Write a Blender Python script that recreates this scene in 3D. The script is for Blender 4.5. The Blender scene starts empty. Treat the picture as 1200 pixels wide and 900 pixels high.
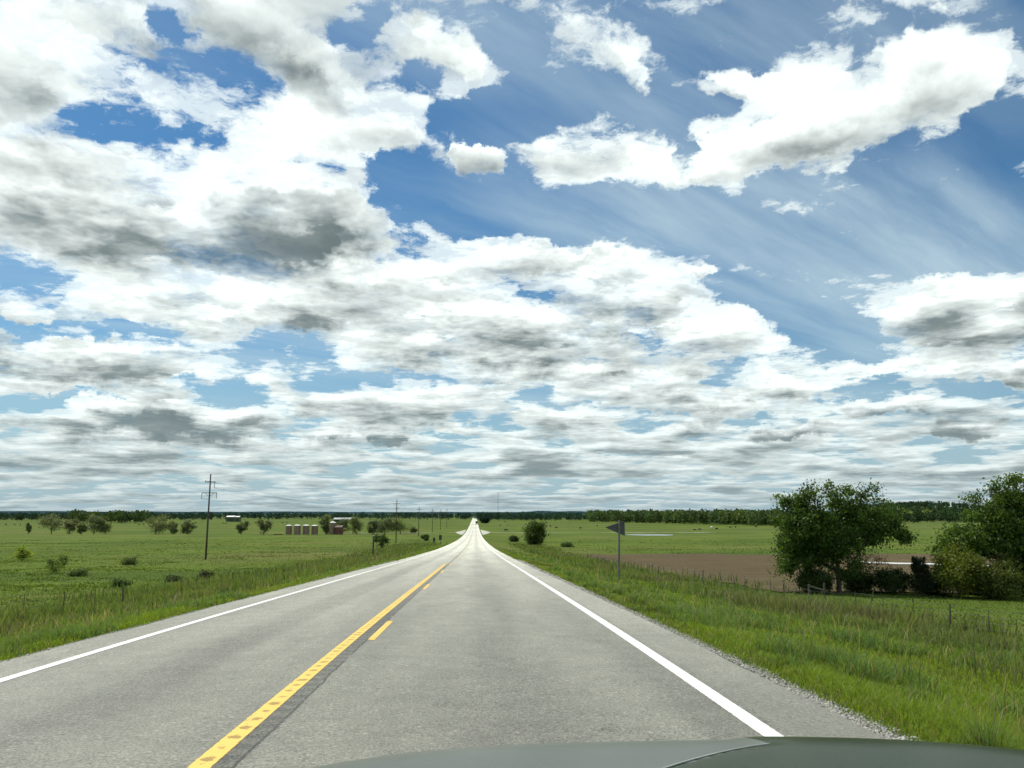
import bpy, math, random
import numpy as np
C = bpy.context.scene.collection
R = math.radians
SUN_AZ, SUN_EL = -52.0, 54.0          # degrees: azimuth from +Y (negative = left), elevation

# ------------------------------------------------------------------ camera
EYE = 1.53
cam = bpy.data.cameras.new('camera'); cam_ob = bpy.data.objects.new('camera', cam); C.objects.link(cam_ob)
cam.sensor_width = 36.0; cam.lens = 28.05; cam.clip_start = 0.05; cam.clip_end = 90000.0
cam_ob.location = (0, 0, EYE)
cam_ob.rotation_euler = (R(90 + 9.1), 0, R(-2.6))
bpy.context.scene.camera = cam_ob
sc = bpy.context.scene
sc.view_settings.view_transform = 'Standard'; sc.view_settings.look = 'None'; sc.view_settings.exposure = 0
sc.cycles.max_bounces = 6; sc.cycles.diffuse_bounces = 2; sc.cycles.glossy_bounces = 2
sc.cycles.transmission_bounces = 3; sc.cycles.transparent_max_bounces = 6
sc.cycles.use_adaptive_sampling = True; sc.cycles.adaptive_threshold = 0.02; sc.cycles.adaptive_min_samples = 8
sc.cycles.caustics_reflective = False; sc.cycles.caustics_refractive = False

# ------------------------------------------------------------------ node expression helper
class E:
    """a socket (or number) in a node tree with arithmetic"""
    def __init__(s, nt, v): s.nt, s.v = nt, v
    def _m(s, op, *a, clamp=False):
        n = s.nt.nodes.new('ShaderNodeMath'); n.operation = op; n.use_clamp = clamp
        for i, x in enumerate((s,) + a):
            x = x.v if isinstance(x, E) else x
            if isinstance(x, (int, float)): n.inputs[i].default_value = x
            else: s.nt.links.new(x, n.inputs[i])
        return E(s.nt, n.outputs[0])
    def __add__(s, o): return s._m('ADD', o)
    __radd__ = __add__
    def __sub__(s, o): return s._m('SUBTRACT', o)
    def __rsub__(s, o): return E(s.nt, o)._m('SUBTRACT', s)
    def __mul__(s, o): return s._m('MULTIPLY', o)
    __rmul__ = __mul__
    def __truediv__(s, o): return s._m('DIVIDE', o)
    def __rtruediv__(s, o): return E(s.nt, o)._m('DIVIDE', s)
    def mad(s, a, b): return s._m('MULTIPLY_ADD', a, b)
    def max(s, o): return s._m('MAXIMUM', o)
    def min(s, o): return s._m('MINIMUM', o)
    def pow(s, o): return s._m('POWER', o)
    def exp(s): return s._m('EXPONENT')
    def fract(s): return s._m('FRACT')
    def abs(s): return s._m('ABSOLUTE')
    def clamp(s): return s._m('ADD', 0.0, clamp=True)
    def step(s, a, b, smooth=True, lo=0.0, hi=1.0):
        n = s.nt.nodes.new('ShaderNodeMapRange'); n.interpolation_type = 'SMOOTHSTEP' if smooth else 'LINEAR'
        s.nt.links.new(s.v, n.inputs[0])
        for i, x in ((1, a), (2, b), (3, lo), (4, hi)):
            if isinstance(x, E): s.nt.links.new(x.v, n.inputs[i])
            else: n.inputs[i].default_value = x
        return E(s.nt, n.outputs[0])
def xyz(nt, x, y, z):
    n = nt.nodes.new('ShaderNodeCombineXYZ')
    for i, a in enumerate((x, y, z)):
        if isinstance(a, E): nt.links.new(a.v, n.inputs[i])
        else: n.inputs[i].default_value = a
    return n.outputs[0]
def noise(nt, vec, scale, detail=4, rough=0.55, lac=2.0, dist=0.0, ntype='FBM'):
    n = nt.nodes.new('ShaderNodeTexNoise'); n.noise_dimensions = '3D'; n.noise_type = ntype
    if vec is not None: nt.links.new(vec, n.inputs['Vector'])
    n.inputs['Scale'].default_value = scale; n.inputs['Detail'].default_value = detail
    n.inputs['Roughness'].default_value = rough; n.inputs['Lacunarity'].default_value = lac; n.inputs['Distortion'].default_value = dist
    return E(nt, n.outputs['Fac'])
def mixc(nt, f, a, b):
    n = nt.nodes.new('ShaderNodeMix'); n.data_type = 'RGBA'
    for sock, x in ((n.inputs[0], f), (n.inputs[6], a), (n.inputs[7], b)):
        if isinstance(x, E): x = x.v
        if isinstance(x, (int, float)): sock.default_value = x
        elif isinstance(x, tuple): sock.default_value = x if len(x) == 4 else x + (1,)
        else: nt.links.new(x, sock)
    return n.outputs[2]

# ------------------------------------------------------------------ world: clear sky with a layer of broken cumulus
world = bpy.data.worlds.new('World'); sc.world = world; world.use_nodes = True
def build_sky():
    nt = world.node_tree; nt.nodes.clear()
    out = nt.nodes.new('ShaderNodeOutputWorld'); bg = nt.nodes.new('ShaderNodeBackground')
    bg.inputs['Strength'].default_value = 0.1; nt.links.new(bg.outputs[0], out.inputs[0])
    sky = nt.nodes.new('ShaderNodeTexSky'); sky.sky_type = 'NISHITA'; sky.sun_disc = False
    sky.sun_elevation = R(SUN_EL); sky.sun_rotation = R(SUN_AZ); sky.altitude = 300; sky.air_density = 1.0
    sky.dust_density = 0.6; sky.ozone_density = 2.5
    tc = nt.nodes.new('ShaderNodeTexCoord'); sep = nt.nodes.new('ShaderNodeSeparateXYZ')
    nt.links.new(tc.outputs['Generated'], sep.inputs[0])
    x, y, z = (E(nt, sep.outputs[i]) for i in range(3))
    # where clouds stand in the sky, as tangents towards the north (east/north, up/north)
    yc = y.max(0.08); u = x / yc; v = z / yc
    wob = noise(nt, tc.outputs['Generated'], 11.0, 6, 0.62) - 0.5          # ragged outlines
    wob2 = noise(nt, xyz(nt, x + 3.1, y, z), 13.0, 6, 0.62) - 0.5
    uu = wob.mad(0.17, u); vv = wob2.mad(0.10, v)
    def blobs(table, u, v, tilt=False):
        s = g = None
        for (cu, cv, ru, rv, rot, w) in table:
            ca, sa = math.cos(rot), math.sin(rot)
            if abs(rot) < 0.1:
                p = u.mad(1 / ru, -cu / ru); q = v.mad(1 / rv, -cv / rv)
            else:
                p = u.mad(ca / ru, v.mad(sa / ru, -(cu * ca + cv * sa) / ru))
                q = u.mad(-sa / rv, v.mad(ca / rv, -(-cu * sa + cv * ca) / rv))
            b = p.mad(p, q * q).step(0.0, 2.0, True, w, 0.0)
            s = b if s is None else s + b
            if tilt: g = q * b if g is None else q.mad(b, g)
        return (s, g) if tilt else s
    cover, rim = blobs(CLOUDS, uu, vv, True)
    rim = (rim * 0.75).max(-0.25).min(0.25)
    grey = blobs(SHADES, uu, vv)
    cover = cover / (cover.abs() + 1.0) * 0.95
    zz = z.max(0.0) + 0.085
    px, py = wob.mad(0.12, x / zz), wob2.mad(0.12, y / zz)
    flat = z.step(0.0, 0.34, False)                   # far clouds are seen edge-on: their layers close up
    rgh = z.step(0.03, 0.22, False, 0.50, 0.61)
    high = z.step(0.30, 0.52, True)
    low = z.step(0.03, 0.20, True, 1.0, 0.0)          # towards the horizon the layer closes up
    big = noise(nt, xyz(nt, px, py, 9.3), 0.42, 3, 0.5, 2.0)
    cover = cover + low * (big - 0.32) * 0.95 + BASE
    hs = [1.0, 1.05, 1.11, 1.18, 1.27]
    sx, sy = math.sin(R(SUN_AZ)) * 0.10, math.cos(R(SUN_AZ)) * 0.10 + 0.09
    T = None; acc = None
    for k, h in enumerate(hs):
        f = k / (len(hs) - 1)
        hh = flat.mad(h - 1.0, 1.0)
        X, Y = px * hh, py * hh
        n1 = noise(nt, xyz(nt, X, Y, h * 1.5 + 4.2), 2.0, 7, 0.57, 2.15, 0.0)
        if k in (0, 2):                                # how the cloud thins out towards the sun
            n2 = noise(nt, xyz(nt, X - sx * -1.0, Y - sy, h * 1.5 + 4.2), 2.0, 4, 0.57, 2.15, 0.0)
            lit = (n1 - n2) * 1.7; nl = n2
        for nn in [q for q in nt.nodes if q.type == 'TEX_NOISE' and abs(q.inputs['Lacunarity'].default_value - 2.15) < 1e-3 and not q.inputs['Roughness'].is_linked]:
            nt.links.new(rgh.v, nn.inputs['Roughness'])
        d = n1.mad(3.3, cover - 1.65)                  # >0 inside
        th = 0.03 + 0.14 * f * f
        a = d.step(th, th + 0.22) * (0.60 if k else 0.62)
        ds = nl.mad(1.5, n1.mad(1.5, cover - 1.5))     # softer field for the shading
        thick = (ds - th).step(0.0, 0.85)
        b = 0.985 - thick * (0.86 - 0.46 * f) * high.mad(-0.6, 1.0) + 0.12 * f + lit * (1.2 - 0.5 * f) + rim * 1.0 + high * 0.05 - low * 0.12
        b = b - grey * 0.85 * (1 - 0.35 * f) * (ds - th).step(-0.05, 0.5)
        b = b.max(0.12)
        if T is None:
            acc = a * b; T = 1.0 - a
        else:
            acc = acc + T * (a * b); T = T * (1.0 - a)
    alpha = 1.0 - T
    bright = acc / alpha.max(0.001)
    ccol = mixc(nt, bright.step(0.12, 1.0, False), (1.55, 1.98, 2.0), (9.7, 10.5, 10.1))
    gain = nt.nodes.new('ShaderNodeVectorMath'); gain.operation = 'SCALE'
    nt.links.new(ccol, gain.inputs[0]); nt.links.new(bright.step(0.95, 1.1, False, 1.0, 1.15).v, gain.inputs['Scale'])
    # thin high veil drawn out in streaks
    ang = R(35); cxr, cyr = px * math.cos(ang) + py * math.sin(ang), py * math.cos(ang) - px * math.sin(ang)
    st = noise(nt, xyz(nt, cxr * 0.28, cyr * 1.6, 7.7), 1.3, 6, 0.55, 2.0, 0.5)
    st2 = noise(nt, xyz(nt, px, py, 2.2), 0.5, 3, 0.5)
    veil = (st.step(0.36, 0.74) * st2.step(0.3, 0.6)) * 0.42 + st2.step(0.35, 0.7) * 0.10
    th_ = R(-32); sl = u * math.cos(th_) + v * math.sin(th_); tl = v * math.cos(th_) - u * math.sin(th_)
    st3 = noise(nt, xyz(nt, sl * 1.3, tl * 7.5, 3.3), 1.6, 6, 0.6, 2.0, 0.3)
    veil = veil + blobs(VEILS, u, v) * st3.step(0.30, 0.70, False, 0.25, 1.15)
    skyc = nt.nodes.new('ShaderNodeHueSaturation'); skyc.inputs['Saturation'].default_value = 1.28; skyc.inputs['Value'].default_value = SKYV
    nt.links.new(sky.outputs[0], skyc.inputs['Color'])
    tint = nt.nodes.new('ShaderNodeMix'); tint.data_type = 'RGBA'; tint.blend_type = 'MULTIPLY'; tint.inputs[0].default_value = 1.0
    nt.links.new(skyc.outputs[0], tint.inputs[6]); tint.inputs[7].default_value = (0.74, 1.0, 1.0, 1)
    s0 = mixc(nt, veil, tint.outputs[2], (6.0, 7.6, 8.2))
    s0 = mixc(nt, z.step(0.0, 0.22, False, 0.85, 0.0), s0, (3.9, 5.7, 7.0))
    s1 = mixc(nt, alpha, s0, gain.outputs[0])
    haze = (z.max(0.0) * -15.0).exp() * 0.74
    s2 = mixc(nt, haze, s1, (3.6, 4.75, 5.15))
    nt.links.new(s2, bg.inputs['Color'])
    world.cycles.sampling_method = 'MANUAL'; world.cycles.sample_map_resolution = 512
CLOUDS = [(-0.522, 0.616, 0.167, 0.075, -0.175, 0.4), (-0.615, 0.552, 0.087, 0.061, 0.0, 0.2), (-0.276, 0.616, 0.137, 0.043, -0.611, 0.42), (-0.024, 0.607, 0.104, 0.035, -0.314, 0.44), (-0.215, 0.502, 0.112, 0.036, -0.175, 0.24), (-0.125, 0.504, 0.045, 0.024, 0.0, 0.2), (0.0, 0.463, 0.027, 0.024, 0.0, 0.6), (-0.438, 0.379, 0.272, 0.072, 0.0, 0.55), (-0.552, 0.453, 0.13, 0.023, -0.087, 0.3), (-0.198, 0.36, 0.077, 0.042, 0.0, 0.36), (-0.409, 0.272, 0.323, 0.049, 0.0, 0.34), (-0.141, 0.27, 0.175, 0.039, 0.0, 0.28), (0.09, 0.324, 0.135, 0.015, 0.14, 0.32), (0.1, 0.222, 0.256, 0.047, 0.0, 0.42), (0.267, 0.22, 0.112, 0.039, 0.0, 0.32), (-0.486, 0.178, 0.109, 0.028, 0.0, 0.48), (-0.377, 0.112, 0.294, 0.023, 0.0, 0.4), (-0.104, 0.099, 0.08, 0.01, 0.0, 0.35), (0.359, 0.157, 0.09, 0.018, 0.0, 0.42), (0.045, 0.13, 0.273, 0.022, 0.0, 0.34), (0.067, 0.068, 0.777, 0.028, 0.0, 0.12), (0.375, 0.141, 0.18, 0.022, 0.0, 0.14), (0.395, 0.104, 0.056, 0.009, 0.0, 0.45), (0.514, 0.128, 0.051, 0.008, 0.0, 0.4), (0.631, 0.105, 0.051, 0.01, 0.0, 0.48), (0.644, 0.254, 0.111, 0.047, 0.14, 0.5), (0.706, 0.292, 0.059, 0.026, 0.0, 0.25), (0.712, 0.177, 0.035, 0.013, 0.0, 0.5), (0.536, 0.192, 0.091, 0.01, 0.0, 0.36), (0.645, 0.595, 0.096, 0.065, 0.175, 0.58), (0.514, 0.533, 0.114, 0.035, 0.419, 0.5), (0.357, 0.48, 0.118, 0.03, 0.244, 0.5), (0.146, 0.481, 0.092, 0.034, 0.07, 0.56), (0.148, 0.637, 0.109, 0.051, -0.559, 0.44), (0.208, 0.583, 0.059, 0.025, -0.698, 0.34), (0.374, 0.58, 0.066, 0.016, 0.087, 0.26), (0.292, 0.313, 0.025, 0.01, 0.0, 0.5), (-0.397, 0.663, 0.043, 0.03, -0.873, -0.4), (-0.192, 0.648, 0.053, 0.023, 0.349, -0.28), (-0.075, 0.576, 0.044, 0.022, -0.175, -0.3), (-0.599, 0.495, 0.054, 0.012, 0.0, -0.16), (-0.497, 0.505, 0.039, 0.012, 0.0, -0.14), (-0.369, 0.48, 0.037, 0.012, -0.175, -0.18), (-0.234, 0.432, 0.066, 0.018, 0.0, -0.34), (0.329, 0.371, 0.15, 0.036, -0.175, -0.55), (-0.294, 0.524, 0.168, 0.061, 0.0, 0.14), (-0.001, 0.556, 0.092, 0.05, 0.0, 0.12), (-0.056, 0.404, 0.09, 0.033, -0.384, -0.5), (0.045, 0.364, 0.124, 0.016, -0.175, -0.4), (0.045, 0.526, 0.069, 0.032, 0.0, -0.35), (0.389, 0.648, 0.121, 0.042, 0.0, -0.45), (0.278, 0.55, 0.071, 0.023, 0.0, -0.4), (0.167, 0.545, 0.082, 0.015, 0.0, -0.35), (0.282, 0.491, 0.016, 0.044, 0.0, -0.45), (0.045, 0.607, 0.035, 0.07, -0.349, -0.45), (-0.046, 0.506, 0.041, 0.032, 0.0, -0.35), (0.011, 0.519, 0.027, 0.037, 0.0, -0.4), (-0.09, 0.444, 0.045, 0.029, 0.0, -0.3), (0.508, 0.45, 0.191, 0.012, 0.262, -0.2), (0.482, 0.686, 0.147, 0.039, 0.0, -0.4), (0.756, 0.6, 0.03, 0.092, 0.0, -0.3), (0.73, 0.523, 0.049, 0.038, 0.0, -0.3), (0.503, 0.384, 0.356, 0.06, 0.0, -0.3), (0.382, 0.276, 0.137, 0.028, -0.349, -0.45), (0.181, 0.39, 0.184, 0.036, 0.0, -0.4), (-0.521, 0.227, 0.126, 0.012, -0.087, -0.5), (-0.328, 0.161, 0.05, 0.011, 0.0, -0.3), (-0.504, 0.144, 0.062, 0.006, 0.0, -0.3), (0.47, 0.231, 0.057, 0.034, 0.0, -0.35), (0.579, 0.159, 0.126, 0.014, 0.0, -0.4), (0.737, 0.474, 0.073, 0.101, 0.0, -0.35), (0.241, 0.121, 0.121, 0.009, 0.0, -0.25), (0.536, 0.349, 0.164, 0.036, 0.0, -0.35), (0.469, 0.389, 0.082, 0.017, 0.0, -0.3), (0.545, 0.633, 0.037, 0.039, 0.0, -0.2), (0.265, 0.513, 0.023, 0.05, 0.0, -0.2)]
SHADES = [(0.067, 0.194, 0.176, 0.016, 0.0, 0.2), (-0.043, 0.277, 0.143, 0.018, 0.0, 0.2), (-0.223, 0.169, 0.064, 0.011, 0.0, 0.16), (0.088, 0.095, 0.163, 0.01, 0.0, 0.22), (0.428, 0.102, 0.123, 0.008, 0.0, 0.16), (-0.239, 0.062, 0.274, 0.008, 0.0, 0.16), (-0.549, 0.418, 0.064, 0.016, 0.0, 0.2), (-0.418, 0.584, 0.033, 0.034, 0.0, 0.6), (-0.223, 0.562, 0.062, 0.025, -0.611, 0.48), (-0.566, 0.553, 0.066, 0.024, 0.0, 0.1), (-0.448, 0.365, 0.227, 0.053, 0.0, 0.42), (-0.197, 0.337, 0.077, 0.023, 0.0, 0.2), (-0.197, 0.34, 0.06, 0.021, 0.0, 0.32), (-0.473, 0.271, 0.149, 0.018, 0.0, 0.18), (-0.28, 0.244, 0.14, 0.02, 0.0, 0.26), (0.045, 0.216, 0.154, 0.027, 0.0, 0.46), (0.254, 0.19, 0.1, 0.011, 0.0, 0.24), (-0.506, 0.167, 0.088, 0.012, 0.0, 0.34), (-0.346, 0.104, 0.189, 0.014, 0.0, 0.46), (-0.093, 0.093, 0.058, 0.006, 0.0, 0.34), (0.331, 0.147, 0.089, 0.009, 0.0, 0.26), (0.628, 0.54, 0.061, 0.025, 0.349, 0.06), (0.666, 0.233, 0.087, 0.019, 0.0, 0.32), (0.159, 0.449, 0.08, 0.008, 0.0, 0.06), (-0.552, 0.114, 0.082, 0.011, 0.0, 0.2)]
VEILS = [(0.479, 0.371, 0.331, 0.122, -0.349, 0.42), (0.136, 0.407, 0.172, 0.072, -0.436, 0.34), (0.186, 0.649, 0.385, 0.117, 0.0, 0.3)]
BASE=-0.015; SKYV=0.9; GRASS=1.0
build_sky()
rng = np.random.default_rng(7)
def smooth(a, b, t):
    t = np.clip((np.asarray(t, float) - a) / (b - a), 0, 1); return t * t * (3 - 2 * t)

sd = bpy.data.lights.new('sun', 'SUN'); sun = bpy.data.objects.new('sun', sd); C.objects.link(sun)
sd.energy = 4.4; sd.angle = R(0.53); sd.color = (1.0, 0.95, 0.87)
from mathutils import Vector, Matrix
sv = Vector((math.sin(R(SUN_AZ)) * math.cos(R(SUN_EL)), math.cos(R(SUN_AZ)) * math.cos(R(SUN_EL)), math.sin(R(SUN_EL))))
sun.rotation_euler = sv.to_track_quat('Z', 'Y').to_euler(); sun.location = sv * 50

# ------------------------------------------------------------------ object helpers
def link(name, me, mat=None, parent=None):
    o = bpy.data.objects.new(name, me); C.objects.link(o)
    if mat is not None and me is not None: me.materials.append(mat)
    if parent is not None: o.parent = parent
    return o
def tag(o, label=None, cat=None, group=None, kind=None):
    if label: o['label'] = label
    if cat: o['category'] = cat
    if group: o['group'] = group
    if kind: o['kind'] = kind
    return o
def thing(name, loc, label, cat, group=None, rz=0.0):
    o = bpy.data.objects.new(name, None); C.objects.link(o); o.location = loc; o.rotation_euler = (0, 0, rz)
    o.empty_display_size = 0.3
    return tag(o, label, cat, group)
def mesh_np(name, verts, sizes, loops, cols=None, smooth_=False):
    """verts (n,3), sizes: corner count of every face, loops: flat vertex indices, cols (n,3) per vertex"""
    me = bpy.data.meshes.new(name); verts = np.asarray(verts, np.float32)
    sizes = np.asarray(sizes, np.int32); loops = np.asarray(loops, np.int32)
    me.vertices.add(len(verts)); me.vertices.foreach_set('co', verts.ravel())
    me.loops.add(len(loops)); me.loops.foreach_set('vertex_index', loops)
    me.polygons.add(len(sizes))
    me.polygons.foreach_set('loop_start', np.concatenate(([0], np.cumsum(sizes)[:-1])).astype(np.int32))
    if smooth_: me.polygons.foreach_set('use_smooth', np.ones(len(sizes), bool))
    me.update(calc_edges=True)
    if cols is not None:
        a = me.attributes.new('tint', 'FLOAT_COLOR', 'POINT')
        a.data.foreach_set('color', np.concatenate([cols, np.ones((len(cols), 1))], 1).astype(np.float32).ravel())
    return me
class MB:
    """collects boxes, tubes and lathes into one mesh"""
    def __init__(s): s.v, s.f, s.n = [], [], 0
    def add(s, vs, fs):
        s.v += [tuple(map(float, p)) for p in vs]; s.f += [[i + s.n for i in f] for f in fs]; s.n += len(vs); return s
    def box(s, c, d, rz=0.0, bev=0.0, rx=0.0):
        hx, hy, hz = d[0] / 2, d[1] / 2, d[2] / 2
        M = Matrix.Translation(c) @ Matrix.Rotation(rz, 4, 'Z') @ Matrix.Rotation(rx, 4, 'X')
        b = min(bev, hx * .9, hy * .9, hz * .9)
        if b <= 0:
            vs = [M @ Vector((x, y, z)) for z in (-hz, hz) for x, y in ((-hx, -hy), (hx, -hy), (hx, hy), (-hx, hy))]
            return s.add(vs, [(3, 2, 1, 0), (4, 5, 6, 7), (0, 1, 5, 4), (1, 2, 6, 5), (2, 3, 7, 6), (3, 0, 4, 7)])
        ring = [(-hx + b, -hy), (hx - b, -hy), (hx, -hy + b), (hx, hy - b), (hx - b, hy), (-hx + b, hy), (-hx, hy - b), (-hx, -hy + b)]
        vs = []
        for z, k in ((-hz, b), (-hz + b, 0), (hz - b, 0), (hz, b)):
            for x, y in ring: vs.append(M @ Vector((x * (1 - k / hx), y * (1 - k / hy), z)))
        fs = [tuple(range(7, -1, -1)), tuple(range(24, 32))]
        for r in range(3):
            for i in range(8): fs.append((r * 8 + i, r * 8 + (i + 1) % 8, r * 8 + 8 + (i + 1) % 8, r * 8 + 8 + i))
        return s.add(vs, fs)
    def tube(s, pts, rad, n=8, cap=True):
        pts = [Vector(p) for p in pts]; rad = rad if hasattr(rad, '__len__') else [rad] * len(pts)
        vs, fs = [], []
        for i, p in enumerate(pts):
            t = (pts[min(i + 1, len(pts) - 1)] - pts[max(i - 1, 0)]).normalized()
            a = t.orthogonal().normalized() if abs(t.z) < .9 else t.cross(Vector((0, 1, 0))).normalized()
            b = t.cross(a)
            for k in range(n):
                q = 2 * math.pi * k / n; vs.append(p + (a * math.cos(q) + b * math.sin(q)) * rad[i])
        for i in range(len(pts) - 1):
            for k in range(n): fs.append((i * n + k, i * n + (k + 1) % n, i * n + n + (k + 1) % n, i * n + n + k))
        if cap: fs += [tuple(range(n - 1, -1, -1)), tuple((len(pts) - 1) * n + k for k in range(n))]
        return s.add(vs, fs)
    def lathe(s, prof, c=(0, 0, 0), n=24):
        vs, fs = [], []
        for r, z in prof:
            for k in range(n):
                q = 2 * math.pi * k / n; vs.append((c[0] + r * math.cos(q), c[1] + r * math.sin(q), c[2] + z))
        for i in range(len(prof) - 1):
            for k in range(n): fs.append((i * n + k, i * n + (k + 1) % n, i * n + n + (k + 1) % n, i * n + n + k))
        fs += [tuple(range(n - 1, -1, -1)), tuple((len(prof) - 1) * n + k for k in range(n))]
        return s.add(vs, fs)
    def build(s, name, mat, parent=None, smooth_=False):
        me = bpy.data.meshes.new(name); me.from_pydata(s.v, [], s.f); me.update()
        if smooth_: me.polygons.foreach_set('use_smooth', [True] * len(me.polygons))
        return link(name, me, mat, parent)

# ------------------------------------------------------------------ materials
def newmat(name):
    m = bpy.data.materials.new(name); m.use_nodes = True; nt = m.node_tree
    return m, nt, nt.nodes['Principled BSDF']
def simple(name, col, rough=0.6, metal=0.0, var=0.18, scale=6.0, spec=0.5, bump=0.0):
    m, nt, b = newmat(name)
    tc = nt.nodes.new('ShaderNodeTexCoord')
    n = noise(nt, tc.outputs['Object'], scale, 5, 0.6)
    lo = tuple(c * (1 - var) for c in col); hi = tuple(min(1, c * (1 + var)) for c in col)
    nt.links.new(mixc(nt, n.step(0.3, 0.7), lo, hi), b.inputs['Base Color'])
    b.inputs['Roughness'].default_value = rough; b.inputs['Metallic'].default_value = metal; b.inputs['Specular IOR Level'].default_value = spec
    if bump:
        bp = nt.nodes.new('ShaderNodeBump'); bp.inputs['Strength'].default_value = bump; nt.links.new(n.v, bp.inputs['Height']); nt.links.new(bp.outputs[0], b.inputs['Normal'])
    return m
def leafmat(name, trans=0.35, rough=0.55, spec=0.3):
    m, nt, b = newmat(name)
    at = nt.nodes.new('ShaderNodeAttribute'); at.attribute_name = 'tint'
    nt.links.new(at.outputs['Color'], b.inputs['Base Color']); b.inputs['Roughness'].default_value = rough; b.inputs['Specular IOR Level'].default_value = spec
    tr = nt.nodes.new('ShaderNodeBsdfTranslucent')
    g = nt.nodes.new('ShaderNodeMix'); g.data_type = 'RGBA'; g.blend_type = 'MULTIPLY'; g.inputs[0].default_value = 1
    nt.links.new(at.outputs['Color'], g.inputs[6]); g.inputs[7].default_value = (1.5, 1.45, 0.7, 1)
    nt.links.new(g.outputs[2], tr.inputs['Color'])
    ms = nt.nodes.new('ShaderNodeMixShader'); ms.inputs[0].default_value = trans
    nt.links.new(b.outputs[0], ms.inputs[1]); nt.links.new(tr.outputs[0], ms.inputs[2])
    nt.links.new(ms.outputs[0], nt.nodes['Material Output'].inputs['Surface'])
    return m
M_leaf = leafmat('leaves', 0.40); M_grass = leafmat('grass_blades', 0.42, 0.6, 0.25); M_wood = leafmat('far_leaves', 0.2, 0.8, 0.1)
M_bark = simple('bark', (0.055, 0.045, 0.035), 0.9, var=0.35, scale=9, bump=0.5)
M_pole = simple('weathered_pole_wood', (0.075, 0.062, 0.05), 0.85, var=0.35, scale=5, bump=0.3)
M_post = simple('steel_post', (0.05, 0.055, 0.045), 0.7, var=0.4, scale=20)
M_wire = simple('galvanised_wire', (0.16, 0.16, 0.16), 0.5, 0.6)
M_signback = simple('bare_sign_metal', (0.085, 0.088, 0.09), 0.55, 0.35, var=0.15, scale=5)
M_galv = simple('galvanised_steel', (0.32, 0.33, 0.31), 0.5, 0.6, var=0.2, scale=8)
M_porc = simple('porcelain', (0.25, 0.22, 0.2), 0.3)
M_tank = simple('tan_tank_paint', (0.215, 0.150, 0.100), 0.6, var=0.15, scale=0.8)
M_white = simple('white_paint', (0.78, 0.78, 0.75), 0.5, var=0.08, scale=0.5)
M_rust = simple('rust_brown_steel', (0.13, 0.06, 0.04), 0.85, var=0.4, scale=1.2)
M_cow = simple('black_hide', (0.012, 0.010, 0.009), 0.7, var=0.4)
M_dark = simple('dark_rubber', (0.012, 0.012, 0.013), 0.7)

# ------------------------------------------------------------------ terrain
PY = np.array([-400, -60, 0, 5.9, 12, 18.2, 27.6, 45, 68, 100, 126, 160, 200, 270, 362, 500, 625, 950, 2000, 6000, 60000.])
PZ = np.array([6.0, -0.4, -1.53, -1.66, -1.83, -2.04, -2.37, -2.98, -3.80, -4.85, -5.66, -6.6, -7.6, -9.2, -10.8, -12.4, -13.2, -13.7, -13.9, -14.0, -14.0]) + EYE
_t = np.linspace(math.log(20), math.log(60450), 6000)
_y = np.exp(_t) - 50 - 0
_z = np.interp(_y, PY, PZ)
_k = np.exp(-0.5 * (np.arange(-90, 91) / 30.0) ** 2); _k /= _k.sum()
_z = np.convolve(np.pad(_z, 90, mode='edge'), _k, 'valid')
def prof(y):
    y = np.asarray(y, float); return np.where(y < -29, np.interp(-29, _y, _z) + (-29 - y) * 0.019, np.interp(y, _y, _z))
XL, XR = -5.75, 3.14                                   # pavement edges
LD = np.array([0, 0.3, 2, 5, 9, 14, 30, 120, 1e5]); LZ = np.array([0.03, 0.08, 0.42, 0.98, 1.5, 1.82, 2.05, 2.2, 2.2])
def wave(x, y, s, seed):
    """smooth value noise, about -1..1, features about s metres across"""
    tb = np.random.default_rng(seed).uniform(-1, 1, (256, 256)); o = 0
    x = np.asarray(x, float) + 0 * np.asarray(y, float); y = np.asarray(y, float) + 0 * x
    for k in range(3):
        f = 2.0 ** k / s; a = 0.7 + k * 1.1 + seed
        u = (x * math.cos(a) + y * math.sin(a)) * f + 17.3 * seed; v = (-x * math.sin(a) + y * math.cos(a)) * f + 9.1 * k
        i, j = np.floor(u).astype(np.int64), np.floor(v).astype(np.int64); p, q = u - i, v - j
        p = p * p * (3 - 2 * p); q = q * q * (3 - 2 * q); i0, j0, i1, j1 = i & 255, j & 255, (i + 1) & 255, (j + 1) & 255
        o = o + ((tb[i0, j0] * (1 - p) + tb[i1, j0] * p) * (1 - q) + (tb[i0, j1] * (1 - p) + tb[i1, j1] * p) * q) * 0.55 ** k
    return o * 0.95
POND = (94.0, 432.0, 12.5, 15.0)
def ground0(x, y):
    x = np.asarray(x, float); y = np.asarray(y, float)
    d = np.maximum(x - XR, XL - x)
    fade = 1 - 0.8 * smooth(60, 420, y)
    lat = np.interp(np.maximum(d, 0), LD, LZ) * fade
    z = prof(y) - lat
    z = z + wave(x, y, 17.0, 3) * 0.16 * smooth(3, 16, d) + wave(x, y, 5.0, 5) * 0.05 * smooth(1, 6, d)
    z = z + 21 * np.exp(-((x - 850) / 120.0) ** 4) * np.exp(-((y - 1560) / 240) ** 2) + 13 * np.exp(-((x - 1150) / 260.0) ** 2) * np.exp(-((y - 1600) / 240) ** 2)
    z = np.where(d < 0, prof(y) - 0.12 - 0.0 * x, z)
    return z
ZP = float(ground0(POND[0], POND[1] - 20)) - 0.25
def ground(x, y):
    z = ground0(x, y)
    r = np.sqrt(((np.asarray(x) - POND[0]) / POND[2]) ** 2 + ((np.asarray(y) - POND[1]) / POND[3]) ** 2)
    w = 1 - smooth(1.05, 1.7, r)
    return z * (1 - w) + (ZP - 0.12) * w
def G(x, y): return float(ground(x, y))
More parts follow.
